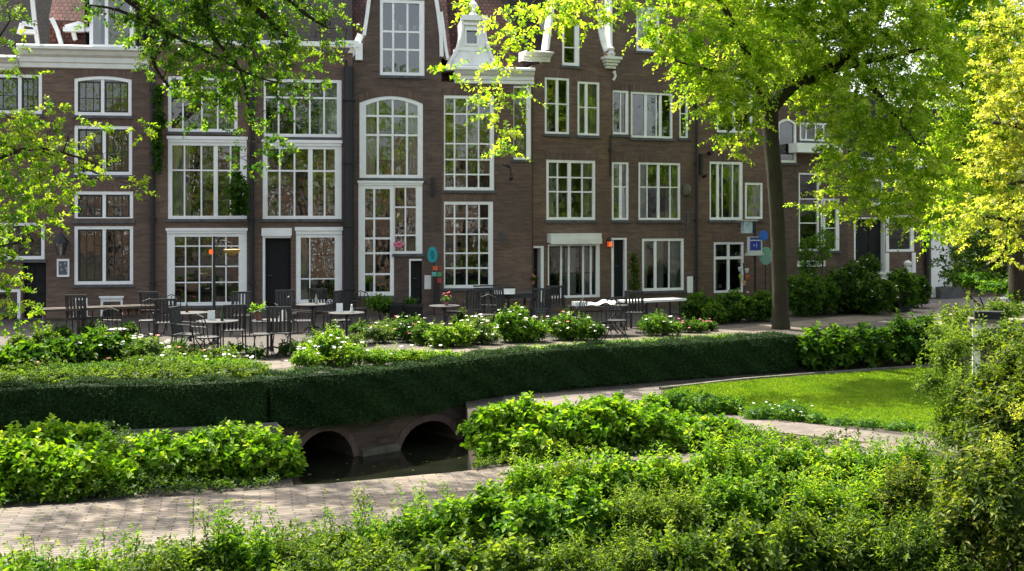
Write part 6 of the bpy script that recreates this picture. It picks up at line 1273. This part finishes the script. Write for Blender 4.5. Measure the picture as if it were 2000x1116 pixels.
def tealsign():
    p = hp(h5, 843, 497, .3); r = empty('turquoise_sign', (p.x, p.y, 0), h4.root.rotation_euler.z, 'turquoise leaf shaped sign on a thin post with small coloured boxes', 'sign'); z = p.z
    mb = MB(); n = 24; lp = [(.155 * sin(2 * pi * k / n) * (1 + .12 * cos(2 * pi * k / n)), .25 * -cos(2 * pi * k / n) * 1.0) for k in range(n)]; mb.prism([(a, z + b_) for a, b_ in lp], 0, .03, (.01, .30, .34)); mb.build('sign_plate', M['vc'], r)
    mb = MB(); inner = [(a * .62, b_ * .66) for a, b_ in lp]; mb.ring([(a * 1.2, z + b_ * 1.18) for a, b_ in inner], [(a, z + b_) for a, b_ in inner], -.012, -.001, (.02, .45, .48)); mb.prism([(-.02, z - .16), (.02, z - .16), (.05, z + .1), (-.05, z + .1)], -.014, -.0012, (.005, .16, .2)); mb.build('emblem', M['vc'], r)
    mb = MB(); mb.tube([(0.05, .05, 0), (.06, .06, z - .22)], .022, 8); mb.box(.1, .22, .02, .10, z - 1.45, z - .72); mb.build('post', M['iron'], r)
    for (x, zz, c) in ((.08, -.42, (.65, .12, .03)), (.05, -.60, (.10, .42, .40)), (.21, -.60, (.06, .30, .09)), (.24, -.42, (.25, .05, .04)), (.2, -.8, (.4, .03, .04))): mb = MB(); mb.box(x - .065, x + .07, -.06, .018, z + zz - .06, z + zz + .07, c); mb.build('small_box', M['vc'], r)
tealsign()
def lantern2():
    p = hp(h6, 1186, 476, .18); r = empty('red_lantern', p, h6.root.rotation_euler.z, 'small wall lantern glowing orange red between shop front and slim door', 'lantern'); mb = MB(); mb.tube([(0, .17, .16), (0, 0, .2), (0, 0, .12)], .012, 6); mb.box(-.09, .09, -.08, .08, .1, .13); mb.box(-.08, .08, -.07, .07, -.12, -.1)
    for a in (-1, 1):
        for b_ in (-1, 1): mb.box(a * .075 - .008, a * .075 + .008, b_ * .065 - .008, b_ * .065 + .008, -.1, .1)
    mb.build('cage', M['iron'], r); mb = MB(); mb.box(-.055, .055, -.045, .045, -.095, .06); mb.build('glow', M['lampglow'], r)
lantern2()
def bluesign():
    p = P(1476, 478, 37.2); r = empty('blue_sign_post', (p.x, p.y, 0), R(14), 'post with dark blue signboard and round blue disc left of the mossy trunk', 'sign'); z = p.z
    mb = MB(); mb.tube([(0, .05, 0), (0, .05, z + .75)], .04, 8); mb.build('post', M['iron'], r)
    mb = MB(); mb.box(-.30, .22, -.03, .03, z - .28, z + .26, (.55, .58, .62)); mb.box(-.36, .24, -.1, .06, z - .36, z - .284, (.6, .6, .6)); mb.box(-.22, .17, -.038, -.031, z - .19, z + .12, (.02, .03, .30)); mb.box(-.22, .20, -.036, -.031, z + .16, z + .24, (.03, .05, .26)); mb.build('signboard', M['vc'], r)
    mb = MB(); mb.box(-.10, -.05, -.043, -.039, z - .05, z + .01, (.3, .38, .7)); mb.box(.0, .022, -.043, -.039, z - .10, z + .06, (.3, .38, .7)); mb.box(.028, .05, -.043, -.039, z - .03, z - .01, (.3, .38, .7)); mb.build('marks', M['vc'], r)
    mb = MB(); n = 24; mb.prism([(.26 + .16 * cos(2 * pi * k / n), z + .30 + .17 * sin(2 * pi * k / n)) for k in range(n)], -.06, -.03, (.02, .13, .55)); mb.build('round_disc', M['vc'], r)
bluesign()
def whitebox():
    p = P(1463, 444, 37.3); r = empty('box_sign', p, R(10), 'small pale box sign with dark side under the shuttered window', 'sign'); mb = MB(); mb.box(-.17, .12, 0, .3, -.2, .2, (.5, .62, .7)); mb.box(.121, .20, .0, .3, -.2, .2, (.02, .05, .14)); mb.build('box', M['vc'], r)
    mb = MB(); mb.box(-.3, .3, -.05, .35, .202, .24, (.55, .5, .42)); mb.build('lid', M['vc'], r); mb = MB(); mb.box(-.03, .02, .3, .9, .0, .04); mb.build('bracket', M['iron'], r)
    mb = MB()
    for zz, a, b_ in ((.08, -.1, 0), (.02, -.12, -.02), (-.06, -.1, .02)): mb.box(a, b_, -.004, -.0005, zz, zz + .018, (.2, .25, .35))
    mb.build('marks', M['vc'], r)
whitebox()
def roundsign():
    p = P(1496, 500, 37.4); r = empty('green_sign', (p.x, p.y, 0), R(10), 'pale green rounded sign half hidden by the mossy trunk', 'sign'); z = p.z; mb = MB(); n = 20; mb.prism([(.24 * cos(2 * pi * k / n), z + .3 * sin(2 * pi * k / n)) for k in range(n)], 0, .03, (.22, .42, .36)); mb.build('sign_plate', M['vc'], r); mb = MB(); mb.tube([(0, .05, 0), (0, .05, z)], .02, 6); mb.build('post', M['iron'], r)
roundsign()
def flowerpost():
    p = P(1452, 535, 36.8); r = empty('flower_post', (p.x, p.y, 0), 0, 'post with small hanging pots and red flowers beside the small crossed window', 'flower post'); mb = MB(); mb.tube([(0, 0, 0), (.03, 0, 1.2), (0, 0, p.z + .35)], .03, 7); mb.build('post', M['oldwood'], r)
    for (x, z, c) in ((-.12, .15, (.5, .55, .6)), (.1, .1, (.6, .6, .55)), (.12, -.12, (.5, .1, .03)), (-.1, -.1, (.4, .45, .08)), (.02, -.3, (.55, .3, .08))): mb = MB(); mb.lathe([(.04, -.07), (.07, .05), (.06, .07)], (x, -.05, p.z + z), 8, c); mb.c = [c] * len(mb.c); mb.build('hanging_pot', M['vc'], r)
flowerpost()
# wall fittings
def fitting(h, px, py, name, label, cat, fn, mat='iron'):
    p = hp(h, px, py, .0); mb = MB(); fn(mb); o = mb.build(name, M[mat]); o.location = p; o.rotation_euler = (0, 0, h.root.rotation_euler.z); return tag(o, label, cat)
fitting(h7, 1340, 371, 'alarm_box', 'oval grey green alarm box right of the red lamp window', 'alarm box', lambda mb: mb.lathe([(.02, -.24), (.12, -.16), (.14, 0), (.12, .12), (.02, .2)], (0, -.06, 0), 12), 'coping')
fitting(h7, 1343, 432, 'wall_plate', 'narrow dark anchor plate under the alarm box', 'wall anchor', lambda mb: mb.box(-.05, .05, -.04, -.002, -.3, .3), 'stone')
fitting(h4, 845, 365, 'wall_anchor', 'black iron wall anchor right of the stepped window', 'wall anchor', lambda mb: mb.box(-.05, .05, -.05, -.002, -.28, .28))
fitting(h6, 990, 335, 'wall_bracket', 'dark bracket under the hanging leaves near the slim window', 'bracket', lambda mb: (mb.tube([(0, -.02, .2), (.0, -.3, .1), (.02, -.3, -.15)], .025, 6), mb.lathe([(.02, -.3), (.08, -.22), (.05, -.12)], (.02, -.3, 0), 10), mb.tube([(0, -.2, .1), (-.25, -.25, .2)], .02, 6)))
fitting(h8, 1368, 322, 'hoist_bracket', 'black iron hoist bracket beside the thin downpipe', 'bracket', lambda mb: (mb.box(-.05, .05, -.08, -.002, -.35, .35), mb.tube([(.05, -.1, -.42), (.05, -.3, -.35)], .05, 8), mb.tube([(.3, -.05, .38), (.3, -.25, .4)], .07, 10)))
fitting(h4, 778, 478, 'pink_flowers', 'bright pink blossoms in a hanging cup before the stepped window', 'flowers', lambda mb: [mb.lathe([(.01, -.06), (.06, -.03), (.07, .02), (.03, .06)], (x, -.3, z), 8) for x, z in ((-.1, .02), (0, .05), (.1, 0), (.03, -.06), (-.05, -.05))], 'p_pink')
fitting(h6, 980, 463, 'small_vent', 'small dark square wall vent between gridded window and shop front', 'vent', lambda mb: [mb.box(-.12, .12, -.03, -.002, -.22 + k * .07, -.18 + k * .07) for k in range(6)], 'stone')
# planters
def planter(px, py, w_, h_, label, name='black_planter', z=0.0, tilt=0):
    g = G(px, py); r = empty(name, g, R(tilt), label, 'planter'); mb = MB(); t = .03; a = w_ / 2
    mb.box(-a, a, -a, -a + t, 0, h_); mb.box(-a, a, a - t, a, 0, h_); mb.box(-a, -a + t, -a + t, a - t, 0, h_); mb.box(a - t, a, -a + t, a - t, 0, h_); mb.build('box', M['black'], r)
    mb = MB(); mb.box(-a + t, a - t, -a + t, a - t, h_ - .08, h_ - .05); mb.build('soil', M['soil'], r); mb = MB(); mb.box(-a - .015, a + .015, -a - .015, -a - .001, h_ - .07, h_ + .01); mb.box(-a - .014, -a - .001, -a, a, h_ - .07, h_ + .009); mb.box(a + .001, a + .014, -a, a, h_ - .07, h_ + .009); mb.build('rim', M['iron'], r)
planter(803, 632, .62, .55, 'square black planter under the narrow side door'); planter(774, 634, .35, .6, 'slim black planter left of the square planter'); planter(1757, 610, .42, .6, 'black planter box at the road corner', tilt=20)
# white bench pillar and things on the right
def pillar():
    p = P(1905, 700, 18.0); r = empty('white_garden_bench', (p.x, p.y, LOW), R(-18), 'weathered white garden bench with pillar leg among the right hand shrubs', 'bench'); z = P(1905, 622, 18).z - LOW
    mb = MB(); mb.box(-.1, 1.3, -.2, .25, z - .06, z); mb.build('seat', M['coping'], r)
    for x in (-.05, .45, 1.15): mb = MB(); mb.box(x, x + .12, -.12, .0, 0, z - .062); mb.build('leg', M['cream'], r)
    mb = MB(); mb.box(-.02, .42, -.16, .1, z + .002, z + .12); mb.build('dark_box', M['black'], r)
pillar()
def postw():
    g = G(1773, 590); z = 1.25; r = empty('white_post_rail', (g.x, g.y, 0), R(20), 'white post with knob and short rail before the corner house', 'post'); mb = MB(); mb.box(-.09, .09, -.09, .09, 0, z); mb.lathe([(.05, 0), (.13, .06), (.14, .14), (.05, .22)], (0, 0, z), 12); mb.build('post', M['white'], r); mb = MB()
    for zz in (z - .25, z - .45): mb.box(-1.5, -.092, -.02, .02, zz, zz + .09)
    mb.build('rail', M['white'], r)
postw()
def chairs_far():
    p = G(1965, 610); r = empty('white_garden_chair', (p.x, p.y, 0), R(200), 'white garden chair far right under the dark tree', 'chair'); mb = MB(); mb.box(-.3, .3, -.25, .25, .42, .46); mb.build('seat', M['white'], r); mb = MB(); mb.box(-.3, .3, .22, .26, .5, .95); mb.build('backrest', M['white'], r)
    for a in (-.27, .27):
        for b_ in (-.22, .22): mb = MB(); mb.box(a - .03, a + .03, b_ - .03, b_ + .03, 0, .42); mb.build('leg', M['white'], r)
chairs_far()
p = G(1822, 575); mb = MB(); mb.lathe([(.12, 0), (.15, .05), (.15, .4), (.1, .48), (.12, .5)], (0, 0, 0), 12, (.05, .09, .3)); mb.c = [(.05, .09, .3)] * len(mb.c); o = mb.build('blue_pot', M['vc']); o.location = p; tag(o, 'blue upright pot at the foot of the white gate house', 'pot')

# ------------------------------------------------------------------ camera, light, air
cam = bpy.data.cameras.new('camera'); co = bpy.data.objects.new('camera', cam); C.objects.link(co); co.location = (0, 0, H); co.rotation_euler = (R(90), 0, 0)
cam.sensor_width = 36; cam.lens = 36 * F / 2000; cam.shift_y = -(558 - CY) / 2000; cam.clip_end = 1500; scene.camera = co
SUN_AZ, SUN_EL = R(-38), R(55)                    # azimuth from +Y towards +X
sd = Vector((sin(SUN_AZ) * cos(SUN_EL), cos(SUN_AZ) * cos(SUN_EL), sin(SUN_EL)))
sun = bpy.data.lights.new('sun', 'SUN'); sun.energy = 4.4; sun.angle = R(.55); sun.color = (1, .93, .80); so = bpy.data.objects.new('sun', sun); C.objects.link(so); so.rotation_euler = (-sd).to_track_quat('-Z', 'Y').to_euler(); so.location = (0, 0, 30)
wd = bpy.data.worlds.new('World'); scene.world = wd; wd.use_nodes = True; nt = wd.node_tree; bg = nt.nodes['Background']; sky = nt.nodes.new('ShaderNodeTexSky'); sky.sky_type = 'NISHITA'; sky.sun_disc = False; sky.sun_elevation = SUN_EL; sky.sun_rotation = SUN_AZ; sky.air_density = 1.0; sky.dust_density = 4.0; sky.ozone_density = .6
hs = nt.nodes.new('ShaderNodeHueSaturation'); hs.inputs['Saturation'].default_value = .5; nt.links.new(sky.outputs[0], hs.inputs['Color']); nt.links.new(hs.outputs[0], bg.inputs[0]); bg.inputs[1].default_value = .15
vs = scene.view_settings; vs.view_transform = 'Standard'; vs.look = 'None'; vs.gamma = 1.0; vs.exposure = 1.52
scene.cycles.max_bounces = 8; scene.cycles.transparent_max_bounces = 12; scene.cycles.use_denoising = True
